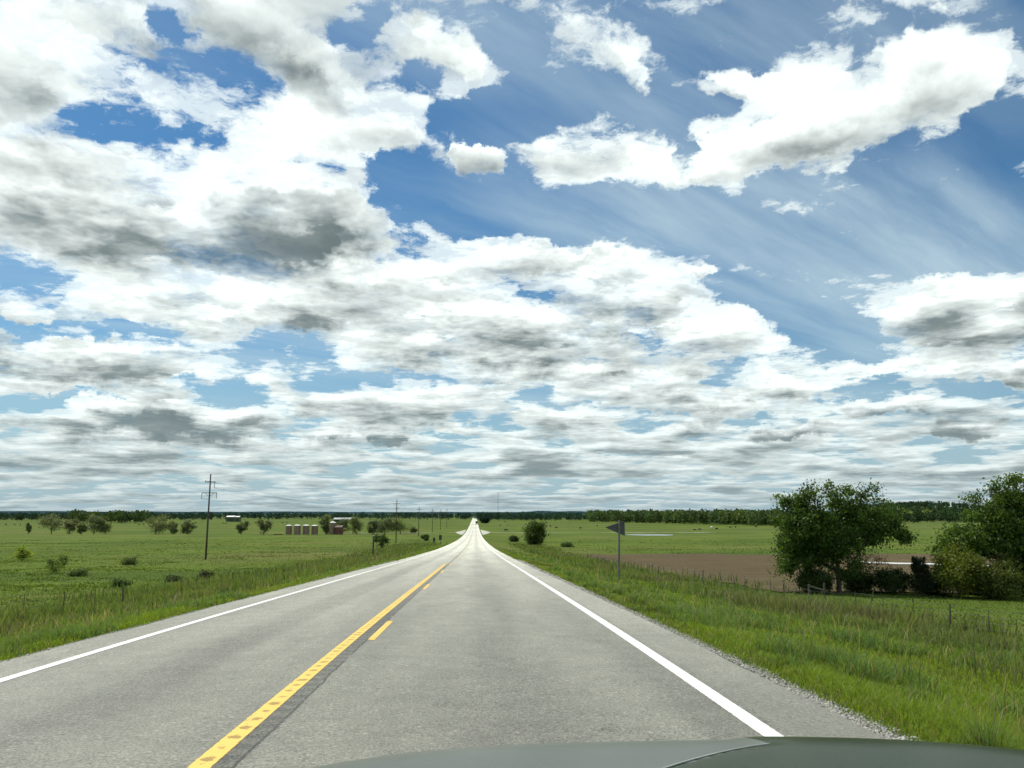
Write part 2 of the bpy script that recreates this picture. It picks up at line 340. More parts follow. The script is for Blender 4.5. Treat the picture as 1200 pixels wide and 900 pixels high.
F = 935.0; PIT, YAW = R(9.1), R(2.6)
def aim(px, py):
    """compass direction (east per metre north, up per metre north) in which the photo shows a point"""
    cx, cy = px - 600.0, 450.0 - py
    f = F * math.cos(PIT) - cy * math.sin(PIT); z = F * math.sin(PIT) + cy * math.cos(PIT)
    X = cx * math.cos(YAW) + f * math.sin(YAW); Y = -cx * math.sin(YAW) + f * math.cos(YAW)
    return X / Y, z / Y
def where(px, py):
    """the spot of ground seen there"""
    u, v = aim(px, py); ys = np.geomspace(5, 9000, 4000)
    below = (EYE + v * ys) < ground(u * ys, ys)
    y = float(ys[int(np.argmax(below))]) if below.any() else 1500.0
    return u * y, y
def east(px, y): return aim(px, 610)[0] * y

def sheet(name, xs, ys, zoff, mat, zf=ground, edge=0.0):
    xs, ys = np.asarray(xs, float), np.asarray(ys, float)
    X, Y = np.meshgrid(xs, ys)
    if edge:
        X = X.copy(); X[:, 0] += wave(Y[:, 0], Y[:, 0] * .3, 2.3, 11) * edge; X[:, -1] += wave(Y[:, -1], Y[:, 0] * .3, 1.9, 12) * edge
    Z = zf(X, Y) + zoff
    nx, ny = len(xs), len(ys); i = np.arange(nx * ny).reshape(ny, nx)
    q = np.stack([i[:-1, :-1], i[:-1, 1:], i[1:, 1:], i[1:, :-1]], -1).reshape(-1, 4)
    me = mesh_np(name, np.stack([X, Y, Z], -1).reshape(-1, 3), np.full(len(q), 4), q.ravel(), smooth_=True)
    return link(name, me, mat)
def sinh_axis(a, n, c): t = np.linspace(-1, 1, n); return np.sinh(t * c) / math.sinh(c) * a

def ground_mat():
    m, nt, b = newmat('pasture')
    tc = nt.nodes.new('ShaderNodeTexCoord'); P = tc.outputs['Object']
    sp = nt.nodes.new('ShaderNodeSeparateXYZ'); nt.links.new(P, sp.inputs[0]); x, y = E(nt, sp.outputs[0]), E(nt, sp.outputs[1])
    far = y.step(70, 900, False)
    n1 = noise(nt, P, 0.035, 5, 0.55); n2 = noise(nt, P, 0.9, 6, 0.65); n3 = noise(nt, P, 9.0, 4, 0.7)
    n4 = noise(nt, xyz(nt, x * 0.0022, y * 0.008, 1.0), 1.0, 4, 0.6)
    c = mixc(nt, n1.step(0.35, 0.65), (0.070, 0.112, 0.017), (0.105, 0.150, 0.021))
    c = mixc(nt, n2.step(0.45, 0.75) * 0.6, c, (0.108, 0.125, 0.030))
    c = mixc(nt, n3.step(0.45, 0.7) * (1 - far) * 0.40, c, (0.045, 0.072, 0.012))
    c = mixc(nt, n4.step(0.42, 0.62) * far * 0.6, c, (0.070, 0.088, 0.034))
    n6 = noise(nt, xyz(nt, x * 0.012, y * 0.020, 6.0), 1.0, 5, 0.62)
    c = mixc(nt, n6.step(0.50, 0.64) * 0.75, c, (0.125, 0.130, 0.040))
    c = mixc(nt, n6.step(0.36, 0.46, True, 0.7, 0.0), c, (0.052, 0.088, 0.018))
    n5 = noise(nt, xyz(nt, x * 0.004, y * 0.03, 3.0), 1.0, 3, 0.6)
    c = mixc(nt, n5.step(0.55, 0.66) * far * 0.55, c, (0.044, 0.068, 0.024))
    c = mixc(nt, y.step(1500, 7000, False) * 0.9, c, (0.020, 0.050, 0.055))  # bluish distance haze painted into the far plain
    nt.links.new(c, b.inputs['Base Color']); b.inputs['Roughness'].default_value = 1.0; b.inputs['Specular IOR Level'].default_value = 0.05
    bp = nt.nodes.new('ShaderNodeBump'); bp.inputs['Strength'].default_value = 0.6; bp.inputs['Distance'].default_value = 0.2
    nt.links.new((n3 * 0.4 + n2).v, bp.inputs['Height']); nt.links.new(bp.outputs[0], b.inputs['Normal'])
    return m
gx = np.unique(np.concatenate([sinh_axis(30000, 260, 9.0), np.linspace(-30, 30, 121), [XL, XR, XL - 0.05, XR + 0.05, XL - .3, XR + .3]]))
gy = np.unique(np.concatenate([np.linspace(-60, 60, 121), np.geomspace(60, 60000, 330)]))
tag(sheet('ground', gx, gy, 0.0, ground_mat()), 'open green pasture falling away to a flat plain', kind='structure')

# ------------------------------------------------------------------ road
def asphalt():
    m, nt, b = newmat('worn_asphalt_with_glare')
    tc = nt.nodes.new('ShaderNodeTexCoord'); P = tc.outputs['Object']
    sp = nt.nodes.new('ShaderNodeSeparateXYZ'); nt.links.new(P, sp.inputs[0]); x, y = E(nt, sp.outputs[0]), E(nt, sp.outputs[1])
    chips = noise(nt, P, 48.0, 2, 0.8); mid = noise(nt, P, 2.6, 5, 0.6); big = noise(nt, xyz(nt, x * 0.9, y * 0.12, 0.0), 0.8, 4, 0.6)
    spk = noise(nt, P, 22.0, 2, 0.5)
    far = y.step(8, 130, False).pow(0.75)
    base = mixc(nt, far, (0.168, 0.167, 0.134), (0.56, 0.55, 0.45))  # far paving coloured paler to stand for sky glare at grazing view
    def darker(c, f, k): return mixc(nt, f, c, k)
    val = big.step(0.3, 0.7, True, 0.86, 1.12) * mid.step(0.32, 0.68, True, 0.91, 1.08) * chips.step(0.34, 0.66, False, 0.52, 1.48) * spk.step(0.60, 0.70, True, 1.0, 1.5) * spk.step(0.30, 0.40, True, 0.68, 1.0)
    # wheel tracks polished lighter, oil strip darker, shoulder a little paler
    for cx, w, k in ((-4.15, 0.4, .10), (-2.6, 0.4, .10), (-0.62, 0.42, .10), (1.35, 0.42, .10), (0.35, 0.36, -.12), (-3.35, 0.36, -.12)):
        q = ((x - cx) / w); val = val + (q * q).step(0.0, 1.8, True, k, 0.0)
    val = val + x.step(2.38, 2.5, True) * 0.16 + x.step(-5.12, -5.05, True, 1, 0) * 0.12
    # rumble strip between the yellow lines, wobbling crack beside it
    wx = noise(nt, xyz(nt, y * 0.9, 0.0, 5.0), 1.0, 6, 0.75) - 0.5
    rum = x.step(-1.74, -1.70) * (x + wx * 0.10).step(-1.62, -1.52, True, 1, 0) * y.step(400, 900, True, 1, 0)
    gro = (y * (1 / 0.30)).fract().step(0.25, 0.5) * (y * (1 / 0.30)).fract().step(0.72, 0.95, True, 1, 0)
    val = val - rum * ((mid * 0.4 + spk * 0.6).step(0.36, 0.64, False, 0.10, 0.62) + gro * 0.22 * y.step(25, 60, True, 1, 0))
    cr = (x + 1.57 + wx * 0.16).abs()
    crack = cr.step(0.004, 0.022, True, 1, 0) * noise(nt, P, 1.3, 3, 0.6).step(0.36, 0.46)
    val = val - crack * 0.75
    # sealed cracks across and along the lanes
    wy = noise(nt, xyz(nt, x * 0.9, 2.0, 8.0), 1.0, 3, 0.6) - 0.5
    for (yy, x0, x1, w, s) in ((16.6, 0.9, 2.1, 0.05, .02), (20.5, -1.3, 0.4, 0.10, 2.6), (33.0, -4.9, 1.9, 0.10, .03), (95.0, -5, 3, 0.9, 0.0), (128.0, -5.6, 3.0, 2.2, 0.0), (170.0, -5.6, 3.0, 3.0, 0.0), (235., -5.6, 3, 4, 0.), (390., -5.6, 3, 9, 0.), (520., -5.6, 3, 12, 0.), (680., -5.6, 3, 22, 0.), (860., -5.6, 3, 40, 0.)):
        q = (y - yy - wy * min(0.4, w * 3) - x * s).abs()
        val = val - q.step(w * 0.4, w, True, 0.26, 0.0) * x.step(x0, x0 + .3) * x.step(x1, x1 + .3, True, 1, 0)
    stain = noise(nt, xyz(nt, x * 0.7, y * 0.16, 4.0), 1.1, 6, 0.7).step(0.56, 0.72)
    val = val - stain * 0.11
    ck = noise(nt, xyz(nt, x * 1.0, y * 0.35, 9.0), 0.55, 6, 0.68)
    val = val - (ck - 0.5).abs().step(0.0015, 0.006, True, 1, 0) * noise(nt, P, 0.22, 2, 0.5).step(0.50, 0.60) * 0.34
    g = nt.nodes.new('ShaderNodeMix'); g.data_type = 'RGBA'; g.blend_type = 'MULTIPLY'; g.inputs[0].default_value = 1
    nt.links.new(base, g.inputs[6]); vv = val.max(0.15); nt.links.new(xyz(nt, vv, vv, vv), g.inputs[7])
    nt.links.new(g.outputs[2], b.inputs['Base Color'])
    b.inputs['Roughness'].default_value = 0.62; b.inputs['Specular IOR Level'].default_value = 0.4
    bp = nt.nodes.new('ShaderNodeBump'); bp.inputs['Strength'].default_value = 0.55; bp.inputs['Distance'].default_value = 0.012
    nt.links.new((chips + gro * rum * -0.8 * y.step(20, 40, True, 1, 0)).v, bp.inputs['Height']); nt.links.new(bp.outputs[0], b.inputs['Normal'])
    return m
def paint(name, col, wear, holes=False, xc=0.0, hw=0.1):
    m, nt, b = newmat(name)
    tc = nt.nodes.new('ShaderNodeTexCoord'); P = tc.outputs['Object']
    sp = nt.nodes.new('ShaderNodeSeparateXYZ'); nt.links.new(P, sp.inputs[0]); x, y = E(nt, sp.outputs[0]), E(nt, sp.outputs[1])
    n = noise(nt, P, 14.0, 5, 0.7); n2 = noise(nt, P, 60.0, 3, 0.7)
    f = (n * 0.7 + n2 * 0.3).step(wear, wear + 0.10)
    c = mixc(nt, f, col, tuple(k * 0.45 + 0.05 for k in col))
    if holes:                                           # milled grooves show through as brown ovals
        wob = (noise(nt, P, 9.0, 2, 0.5) - 0.5)
        q = ((y + wob * .08) * (1 / 0.30)).fract() - 0.5; r = (x + wob * .06 + 1.80) * (1 / 0.058)
        o = (q * q * 17.0 + r * r + (n2 - 0.5) * 2.2 + (n - 0.5) * 2.4 + (noise(nt, xyz(nt, 0.0, y, 3.0), 2.3, 2, 0.5) - 0.5) * 2.6).step(0.25, 0.8, True, 1, 0)
        c = mixc(nt, o * 0.8, c, (0.22, 0.125, 0.02))
    nt.links.new(c, b.inputs['Base Color']); b.inputs['Roughness'].default_value = 0.6
    e = (x - xc).abs() * (1 / hw) + (n - 0.5) * 0.30 + (n2 - 0.5) * 0.22
    nt.links.new((e.step(0.86, 0.98, True, 1, 0) * (n * 0.5 + n2 * 0.5).step(wear + 0.03, wear + 0.07, True, 1, 0)).v, b.inputs['Alpha'])
    return m
ry = np.unique(np.concatenate([np.arange(-40, 60, 0.5), np.geomspace(60, 2700, 260)]))
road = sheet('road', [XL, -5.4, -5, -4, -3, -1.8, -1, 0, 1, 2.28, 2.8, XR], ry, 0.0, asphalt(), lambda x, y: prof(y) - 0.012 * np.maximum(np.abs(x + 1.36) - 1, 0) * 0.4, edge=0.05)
tag(road, 'two lane grey asphalt highway running straight down to the plain', kind='structure')
def strip(name, xc, w, spans, mat, off=0.004):
    mb = MB()
    for a, b_ in spans:
        ys = [v for v in ry if a < v < b_]; ys = [a] + ys + [b_]
        vs, fs = [], []
        for yy in ys:
            for xx in (xc - w / 2, xc + w / 2): vs.append((xx, yy, float(prof(yy)) - 0.0048 * max(abs(xx + 1.36) - 1, 0) + off * (1 + yy / 60.0)))
        for i in range(len(ys) - 1): fs.append((2 * i, 2 * i + 1, 2 * i + 3, 2 * i + 2))
        mb.add(vs, fs)
    return mb.build(name, mat, road)
M_w1 = paint('white_line_paint', (0.72, 0.72, 0.69), 0.585, False, -5.0, .075); M_w2 = paint('white_line_paint', (0.74, 0.74, 0.71), 0.585, False, 2.28, .085)
M_yl = paint('yellow_line_paint', (0.74, 0.49, 0.09), 0.57, True, -1.80, .085); M_yd = paint('yellow_dash_paint', (0.72, 0.47, 0.09), 0.545, False, -1.50, .057)
strip('edge_line', -5.0, 0.15, [(-30, 2000)], M_w1); strip('edge_line', 2.28, 0.17, [(-30, 2000)], M_w2)
strip('solid_yellow_line', -1.80, 0.17, [(-30, 50)], M_yl)
strip('dashed_yellow_line', -1.50, 0.115, [(12.1 + 12.2 * k, 14.8 + 12.2 * k) for k in range(-2, 24)], M_yd)

# side tracks with flared gravel mouths
M_gravel = simple('pale_gravel_surface', (0.40, 0.39, 0.33), 0.9, var=0.2, scale=0.6, bump=0.3)
def flare(s, x0):
    mb = MB(); ys = np.linspace(395, 615, 45); vs, fs = [], []
    for yy in ys:
        e = max(0.0, 1 - abs((yy - 495) / (118 if yy > 495 else 100)) ** 1.3) * 6.2
        for xx in (x0 - s * 0.3, x0 + s * max(e, 0.02)): vs.append((xx, yy, float(prof(yy)) - 0.06 + (0.035 if xx == x0 - s * .3 else 0.02)))
    for i in range(len(ys) - 1): fs.append((2 * i, 2 * i + 1, 2 * i + 3, 2 * i + 2) if s > 0 else (2 * i + 1, 2 * i, 2 * i + 2, 2 * i + 3))
    for i, yy in ((0, 0),): pass
    o = mb.add(vs, fs).build('driveway', M_gravel); return o
tag(flare(1, XR), 'pale flared gravel driveway mouth on the right of the road', kind='structure')
tag(flare(-1, XL), 'pale flared gravel driveway mouth on the left of the road', kind='structure')
M_track = simple('grassy_track', (0.19, 0.21, 0.12), 0.95, var=0.25, scale=0.3)
tag(sheet('path', np.linspace(8, 150, 60), np.linspace(489, 501, 4), 0.12, M_track), 'pale farm track leading right across the plain', kind='structure')
tag(sheet('path', np.linspace(-90, -10, 40), np.linspace(489, 501, 4), 0.12, M_track), 'pale farm track leading left across the plain', kind='structure')

# ploughed field
def plough():
    m, nt, b = newmat('ploughed_soil')
    tc = nt.nodes.new('ShaderNodeTexCoord'); P = tc.outputs['Object']
    sp = nt.nodes.new('ShaderNodeSeparateXYZ'); nt.links.new(P, sp.inputs[0]); x, y = E(nt, sp.outputs[0]), E(nt, sp.outputs[1])
    n = noise(nt, xyz(nt, x * 0.25, y, 0.0), 0.5, 5, 0.65); n2 = noise(nt, P, 3.5, 5, 0.7); n3 = noise(nt, P, 0.06, 3, 0.5)
    c = mixc(nt, n.step(0.3, 0.7), (0.088, 0.067, 0.036), (0.132, 0.102, 0.055))
    c = mixc(nt, n2.step(0.4, 0.75) * 0.55, c, (0.055, 0.045, 0.032))
    c = mixc(nt, n3.step(0.5, 0.7) * 0.4, c, (0.14, 0.122, 0.06))
    nt.links.new(c, b.inputs['Base Color']); b.inputs['Roughness'].default_value = 1.0; b.inputs['Specular IOR Level'].default_value = 0.05
    bp = nt.nodes.new('ShaderNodeBump'); bp.inputs['Strength'].default_value = 1.0; bp.inputs['Distance'].default_value = 0.2; nt.links.new(n2.v, bp.inputs['Height']); nt.links.new(bp.outputs[0], b.inputs['Normal'])
    return m
fy = np.linspace(50, 158, 109)
tag(sheet('field', np.linspace(18.5, 125, 108), fy, 0.07, plough(), edge=0.8), 'bare brown ploughed field right of the road', kind='structure')

# pond
mb = MB(); mb.add([(POND[0] + math.cos(a) * POND[2] * (1 + .08 * math.sin(3 * a)), POND[1] + math.sin(a) * POND[3], ZP) for a in np.linspace(0, 2 * math.pi, 49)[:-1]], [tuple(range(48))])
m_w, nt, b_ = newmat('pond_water'); b_.inputs['Base Color'].default_value = (0.10, 0.12, 0.11, 1); b_.inputs['Roughness'].default_value = 0.12
w = noise(nt, nt.nodes.new('ShaderNodeTexCoord').outputs['Object'], 1.2, 3, 0.5); bp = nt.nodes.new('ShaderNodeBump'); bp.inputs['Strength'].default_value = 0.08; nt.links.new(w.v, bp.inputs['Height']); nt.links.new(bp.outputs[0], b_.inputs['Normal'])
tag(mb.build('water', m_w), 'small bright stock pond in the far pasture', kind='structure')

# distant wooded rises, the blue of distance haze put into their colour
def hill(name, y, x0, x1, h, label, col, seed):
    xs = np.linspace(x0, x1, 220); r = np.random.default_rng(seed)
    env = np.sin(np.clip((xs - x0) / (x1 - x0), 0, 1) * math.pi) ** 0.45
    top = -14 + EYE + h * env * (0.75 + 0.25 * np.array([wave(v, 0, (x1 - x0) / 6, seed) for v in xs])) + r.normal(0, h * 0.02, len(xs))
    mb = MB(); n = len(xs); vs, fs = [], []
    for k, (dy, s) in enumerate(((-900, 0.0), (-350, 0.6), (0, 1.0), (900, 0.0))):
        vs += [(xs[i], y + dy, -14.6 + EYE + (top[i] + 14 - EYE) * s) for i in range(n)]
    for k in range(3):
        for i in range(n - 1): fs.append((k * n + i, k * n + i + 1, k * n + n + i + 1, k * n + n + i))
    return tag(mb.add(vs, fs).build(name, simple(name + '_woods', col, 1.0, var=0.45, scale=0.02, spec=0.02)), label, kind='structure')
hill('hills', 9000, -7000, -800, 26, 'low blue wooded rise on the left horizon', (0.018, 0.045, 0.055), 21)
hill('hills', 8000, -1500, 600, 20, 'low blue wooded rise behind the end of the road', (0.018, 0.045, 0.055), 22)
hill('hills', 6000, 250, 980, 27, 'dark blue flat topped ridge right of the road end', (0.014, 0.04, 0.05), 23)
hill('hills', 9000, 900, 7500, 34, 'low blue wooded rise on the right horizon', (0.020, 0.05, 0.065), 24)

# ------------------------------------------------------------------ foliage
def rand_dirs(n, r):
    v = r.normal(size=(n, 3)); return v / np.linalg.norm(v, axis=1, keepdims=True)
def leaf_mesh(name, c, size, cols, r, flat=0.0, aspect=0.62):
    """diamond leaves, c (n,3) centres, size (n,), cols (n,3)"""
    n = len(c); a = rand_dirs(n, r); b = rand_dirs(n, r)
    if flat: a[:, 2] *= (1 - flat); a /= np.linalg.norm(a, axis=1, keepdims=True)
    b = np.cross(a, b); b /= np.linalg.norm(b, axis=1, keepdims=True) + 1e-9
    s = size[:, None]; nn = np.cross(a, b) * s * 0.12
    v = np.stack([c - a * s * .5, c + b * s * aspect * .5 + nn, c + a * s * .5, c - b * s * aspect * .5 + nn], 1).reshape(-1, 3)
    return mesh_np(name, v, np.full(n, 4), np.arange(4 * n), np.repeat(cols, 4, 0))
def grow(clusters, trunk, r, tip=0.010, seg=3):
    """branches: join each leaf cluster to the nearest limb; returns nodes, parents, radii"""
    nodes = [np.array(p, float) for p in trunk]; par = [-1] + list(range(len(trunk) - 1)); dist = [0.0]
    for i in range(1, len(nodes)): dist.append(dist[-1] + np.linalg.norm(nodes[i] - nodes[i - 1]))
    order = np.argsort([np.linalg.norm(c - nodes[-1]) for c in clusters])
    start = max(1, len(trunk) // 2)
    for k in order:
        c = clusters[k]; A = np.array(nodes); D = np.array(dist)
        dd = np.linalg.norm(A - c, axis=1) * (1 + 0.6 * np.maximum(0, (A[:, 2] - c[2])) / (1 + np.linalg.norm(A - c, axis=1))) + 0.28 * D
        dd[:start] = 1e9
        j = int(np.argmin(dd)); p0 = nodes[j]; last = j; L = np.linalg.norm(c - p0)
        for s in range(1, seg + 1):
            t = s / seg; q = p0 + (c - p0) * t + np.array([0, 0, -0.10 * L * math.sin(math.pi * t)]) * -1 + (r.normal(0, 0.045 * L, 3) if s < seg else 0)
            nodes.append(q); par.append(last); dist.append(dist[last] + L / seg); last = len(nodes) - 1
    rad = np.zeros(len(nodes)); e = 2.3
    for i in range(len(nodes) - 1, -1, -1):
        rad[i] = max(rad[i], tip ** e)
        if par[i] >= 0: rad[par[i]] += rad[i]
    return np.array(nodes), par, rad ** (1 / e)
def limb_mesh(name, nodes, par, rad, n=6, keep=0.0):
    vs, fs = [], []
    for i in range(len(nodes)):
        j = par[i]
        if j < 0 or rad[i] < keep: continue
        a, b = Vector(nodes[j]), Vector(nodes[i]); t = b - a
        if t.length < 1e-5: continue
        t.normalize(); o = t.orthogonal().normalized(); q = t.cross(o); base = len(vs)
        ra = min(rad[j], rad[i] * 1.35)
        for p, rr in ((a, ra), (b, rad[i])):
            for k in range(n): w = 2 * math.pi * k / n; vs.append(p + (o * math.cos(w) + q * math.sin(w)) * rr)
        for k in range(n): fs.append((base + k, base + (k + 1) % n, base + n + (k + 1) % n, base + n + k))
    me = bpy.data.meshes.new(name); me.from_pydata([tuple(v) for v in vs], [], fs); me.update()
    me.polygons.foreach_set('use_smooth', [True] * len(me.polygons))
    return me
def in_lobes(lobes, n, r, shell=0.5):
    """points spread through ellipsoid lobes (x,y,z,rx,ry,rz,weight)"""
    w = np.array([l[6] * l[3] * l[4] * l[5] for l in lobes]); w = w / w.sum(); k = r.choice(len(lobes), n, p=w); L = np.array(lobes)[k]
    rr = r.uniform(shell ** 3, 1, n) ** (1 / 3.0)
    return L[:, :3] + rand_dirs(n, r) * rr[:, None] * L[:, 3:6]
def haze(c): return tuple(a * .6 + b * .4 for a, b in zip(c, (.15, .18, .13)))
def tree(name, loc, lobes, ncl, per, leaf, spread, col, label, cat='tree', trunk_h=1.2, seed=0, group=None, tip=0.010, shell=0.35, colvar=0.42, lean=(0, 0), mat=None, trunkname='trunk', crown='crown', stems=1):
    r = np.random.default_rng(seed + 100)
    root = thing(name, loc, label, cat, group)
    cl = in_lobes(lobes, ncl, r, shell); cl[:, 2] = np.maximum(cl[:, 2], 0.12)
    if trunkname:
        tr = [(0, 0, -0.25), (0.02, 0, trunk_h * .3), (lean[0] * .5, lean[1] * .5, trunk_h * .65), (lean[0], lean[1], trunk_h)]
        nodes, par, rad = grow(cl, tr, r, tip)
        rad[0] *= 1.25
        link(trunkname, limb_mesh(trunkname, nodes, par, rad), M_bark, root)
    nl = r.poisson(per, ncl) + 3; idx = np.repeat(np.arange(ncl), nl); n = len(idx)
    g = r.normal(size=(n, 3)) * np.array([1, 1, 0.72]) * spread * r.uniform(0.7, 1.25, ncl)[idx][:, None]
    c = cl[idx] + g; c[:, 2] = np.maximum(c[:, 2], 0.05)
    col = np.array(col); f = (1 + r.uniform(-colvar, colvar, ncl))[idx] * (1 + r.uniform(-0.22, 0.22, n))
    hue = r.uniform(0, 1, ncl)[idx]
    cols = col[None] * f[:, None] * (1 + np.stack([hue * .35 - .12, hue * .12 - .04, -hue * .2], 1))
    link(crown, leaf_mesh(crown, c, leaf * r.uniform(0.65, 1.3, n), cols, r), mat or M_leaf, root)
    return root
def at(px, py): x, y = where(px, py); return (x, y, G(x, y))

# the big roadside trees (scale: metres per photo pixel at that distance)
def lobes_px(base, items, Y, depth=0.8):
    s = Y / 947.0; o = []
    for it in items:
        (cx, cy, rx, rz) = it[:4]; w = it[4] if len(it) > 4 else 1.0
        o.append(((cx - base[0]) * s, it[5] * s if len(it) > 5 else 0.0, (base[1] - cy) * s, rx * s, max(rx, rz) * s * depth, rz * s, w))
    return o
Y1 = 50.0; p1 = (east(978, Y1), Y1); z1 = G(*p1)
tree('hackberry_tree', (p1[0], p1[1], z1), lobes_px((978, 697), [(935, 622, 26, 36, 1.0), (918, 655, 14, 20, 1.0), (948, 592, 16, 17), (990, 596, 17, 22), (962, 632, 30, 32, 1.1), (940, 662, 26, 12), (1000, 628, 28, 22), (1035, 618, 30, 22, .9, 5), (1055, 632, 15, 12), (1020, 592, 18, 18, 0.30), (985, 665, 22, 16, .8), (975, 575, 7, 8, .8), (926, 600, 12, 12, .8), (1045, 600, 10, 9, .4), (952, 576, 6, 7, .9), (996, 572, 6, 7, .9), (915, 585, 6, 7, .9), (1030, 578, 6, 9, .4), (910, 672, 10, 7, .9), (1062, 620, 8, 7, .7)], Y1),
     560, 64, 0.165, 0.25, (0.064, 0.118, 0.021), 'round leafy tree with a short dark trunk at the near end of the ploughed field', trunk_h=1.7, seed=1, tip=0.012)
Y2 = 49.0; p2 = (east(1196, Y2), Y2)
tree('hackberry_tree', (p2[0], p2[1], G(*p2)), lobes_px((1196, 702), [(1160, 596, 22, 26), (1185, 580, 26, 22), (1150, 622, 26, 26), (1200, 615, 44, 40), (1235, 600, 44, 40), (1170, 640, 36, 22), (1135, 618, 14, 14, .8), (1250, 650, 40, 28), (1210, 655, 40, 25), (1165, 570, 10, 8, .8), (1128, 606, 8, 7, .6), (1122, 638, 26, 20, 1), (1142, 592, 10, 12, .8), (1106, 650, 18, 16, .8), (1196, 562, 10, 9, .8)], Y2),
     640, 60, 0.17, 0.25, (0.070, 0.125, 0.021), 'tall leafy tree cut off by the right side of the photo', trunk_h=1.8, seed=2, tip=0.012)
def shrub(name, px, py, w, h, col, label, Y=None, n=60, per=34, leaf=None, seed=0, cat='shrub', shell=0.2, group=None, trunk=0.25, dens=1.0, mat=None, rag=0.0):
    x, y = where(px, py) if Y is None else (east(px, Y), Y)
    s = y / 947.0; W, H = w * s / 2, h * s
    lf = leaf or max(0.13, 1.9 * s)
    r = np.random.default_rng(seed + 900); lob = [(0, 0, H * .50, W * .86, W * .86, H * .44, 1.0)]
    if rag: lob = [(0, 0, H * .42, W * .75, W * .75, H * .36, .7)]
    for k in range(5 + int(rag * 8)):
        a = r.uniform(0, 6.28); b = r.uniform(.35, .6 + .4 * rag); lob.append((math.cos(a) * W * b, math.sin(a) * W * b, H * r.uniform(.25, .86), W * (.46 - .2 * rag), W * (.46 - .2 * rag), H * (.22 - .10 * rag), 1.3 + rag * 2))
    tk = max(0.1, H * trunk)
    return tree(name, (x, y, G(x, y)), lob, n, per * dens, lf, W * 0.17 + 0.02, col, label, cat, trunk_h=tk, seed=seed, group=group, tip=max(0.006, 0.10 * s), shell=shell, mat=mat)
GR, YG, DK, OL = (0.066, 0.115, 0.024), (0.115, 0.155, 0.024), (0.042, 0.070, 0.022), (0.085, 0.105, 0.036)
shrub('bush', 1116, 0, 56, 62, YG, 'yellow green bush between the dark cedar and the right hand tree', Y=48, n=154, per=75, seed=3, trunk=.15)
shrub('bush', 1160, 0, 56, 44, (0.075, 0.105, 0.024), 'low bright bush under the cut off tree at the right', Y=47, n=140, per=75, seed=4, trunk=.15)
shrub('bush', 1085, 0, 44, 24, DK, 'low dark bush directly right of the cedar', Y=50, n=90, per=50, seed=15, trunk=.1)
shrub('bush', 1185, 0, 60, 26, DK, 'low dark bush below the trunk of the cut off tree', Y=50.5, n=90, per=50, seed=16, trunk=.1)
shrub('bush', 1200, 0, 50, 46, GR, 'dark bush at the very right edge below the tall tree', Y=48.5, n=125, per=75, seed=5, trunk=.15)
shrub('bush', 950, 0, 44, 26, (0.045, 0.075, 0.02), 'low bush left of the trunk of the round tree', Y=49.5, n=112, per=69, seed=6, trunk=.1)
shrub('bush', 1040, 0, 40, 30, DK, 'dark bush left of the cedar at the field edge', Y=49.5, n=112, per=69, seed=7, trunk=.1)
shrub('bush', 1000, 0, 40, 22, DK, 'low dark undergrowth bush right of the round tree trunk', Y=50.5, n=98, per=69, seed=8, trunk=.1)
shrub('bush', 1140, 0, 60, 24, DK, 'low dark bush in the shade between two pale bushes', Y=50, n=112, per=69, seed=9, trunk=.1)
# small half-bare tree
Y3 = 51; s3 = Y3 / 947; p3 = (east(1011, Y3), Y3)
tree('bare_tree', (p3[0], p3[1], G(*p3)), [(0, 0, 1.9, 1.5, 1.2, .75, 1), (0.5, 0, 1.5, 1.2, 1, .6, 1)], 110, 5, 0.10, 0.16, (0.075, 0.06, 0.03), 'small half bare tree with brown twigs beside the round leafy tree', trunk_h=0.55, seed=11, tip=0.009)
# cedar: conical with pointed tufts
def cedar():
    r = np.random.default_rng(31); Y = 48.5; x = east(1073, Y); root = thing('cedar', (x, Y, G(x, Y)), 'small blackish green cedar with pointed shoots between paler bushes', 'tree')
    H = 2.0; n = 130; hh = r.uniform(0.05, 1, n) ** 0.8; rad = (1 - hh) * 0.72 + 0.08; a = r.uniform(0, 6.28, n)
    cl = np.stack([np.cos(a) * rad * r.uniform(.4, 1, n), np.sin(a) * rad * r.uniform(.4, 1, n), hh * H], 1)
    MB().tube([(0, 0, -.2), (0, 0, 1.0), (0, 0, 1.9)], [.07, .045, .012], 7).build('trunk', M_bark, root)
    idx = np.repeat(np.arange(n), 60); m = len(idx)
    t = r.uniform(0, 1, m); tip = np.stack([np.cos(a) * .28, np.sin(a) * .28, np.full(n, .36)], 1)[idx] * t[:, None]
    c = cl[idx] + tip + r.normal(size=(m, 3)) * (0.10 * (1 - t) + .015)[:, None]
    cols = np.array((0.020, 0.036, 0.014))[None] * r.uniform(.6, 1.4, m)[:, None]
    link('crown', leaf_mesh('crown', c, r.uniform(.06, .13, m), cols, r, aspect=.35), M_leaf, root)
cedar()

# lone tree beside the road
shrub('tree', 627, 640.5, 29, 30, (0.052, 0.088, 0.016), 'lone round green tree standing right of the road on the slope', n=130, per=40, seed=13, cat='tree', trunk=.28)
shrub('tree', 568, 0, 11, 7.5, (0.014, 0.032, 0.016), 'dark tree right of the far end of the road', Y=1000, n=60, per=22, seed=14, cat='tree', trunk=.2, mat=M_wood)
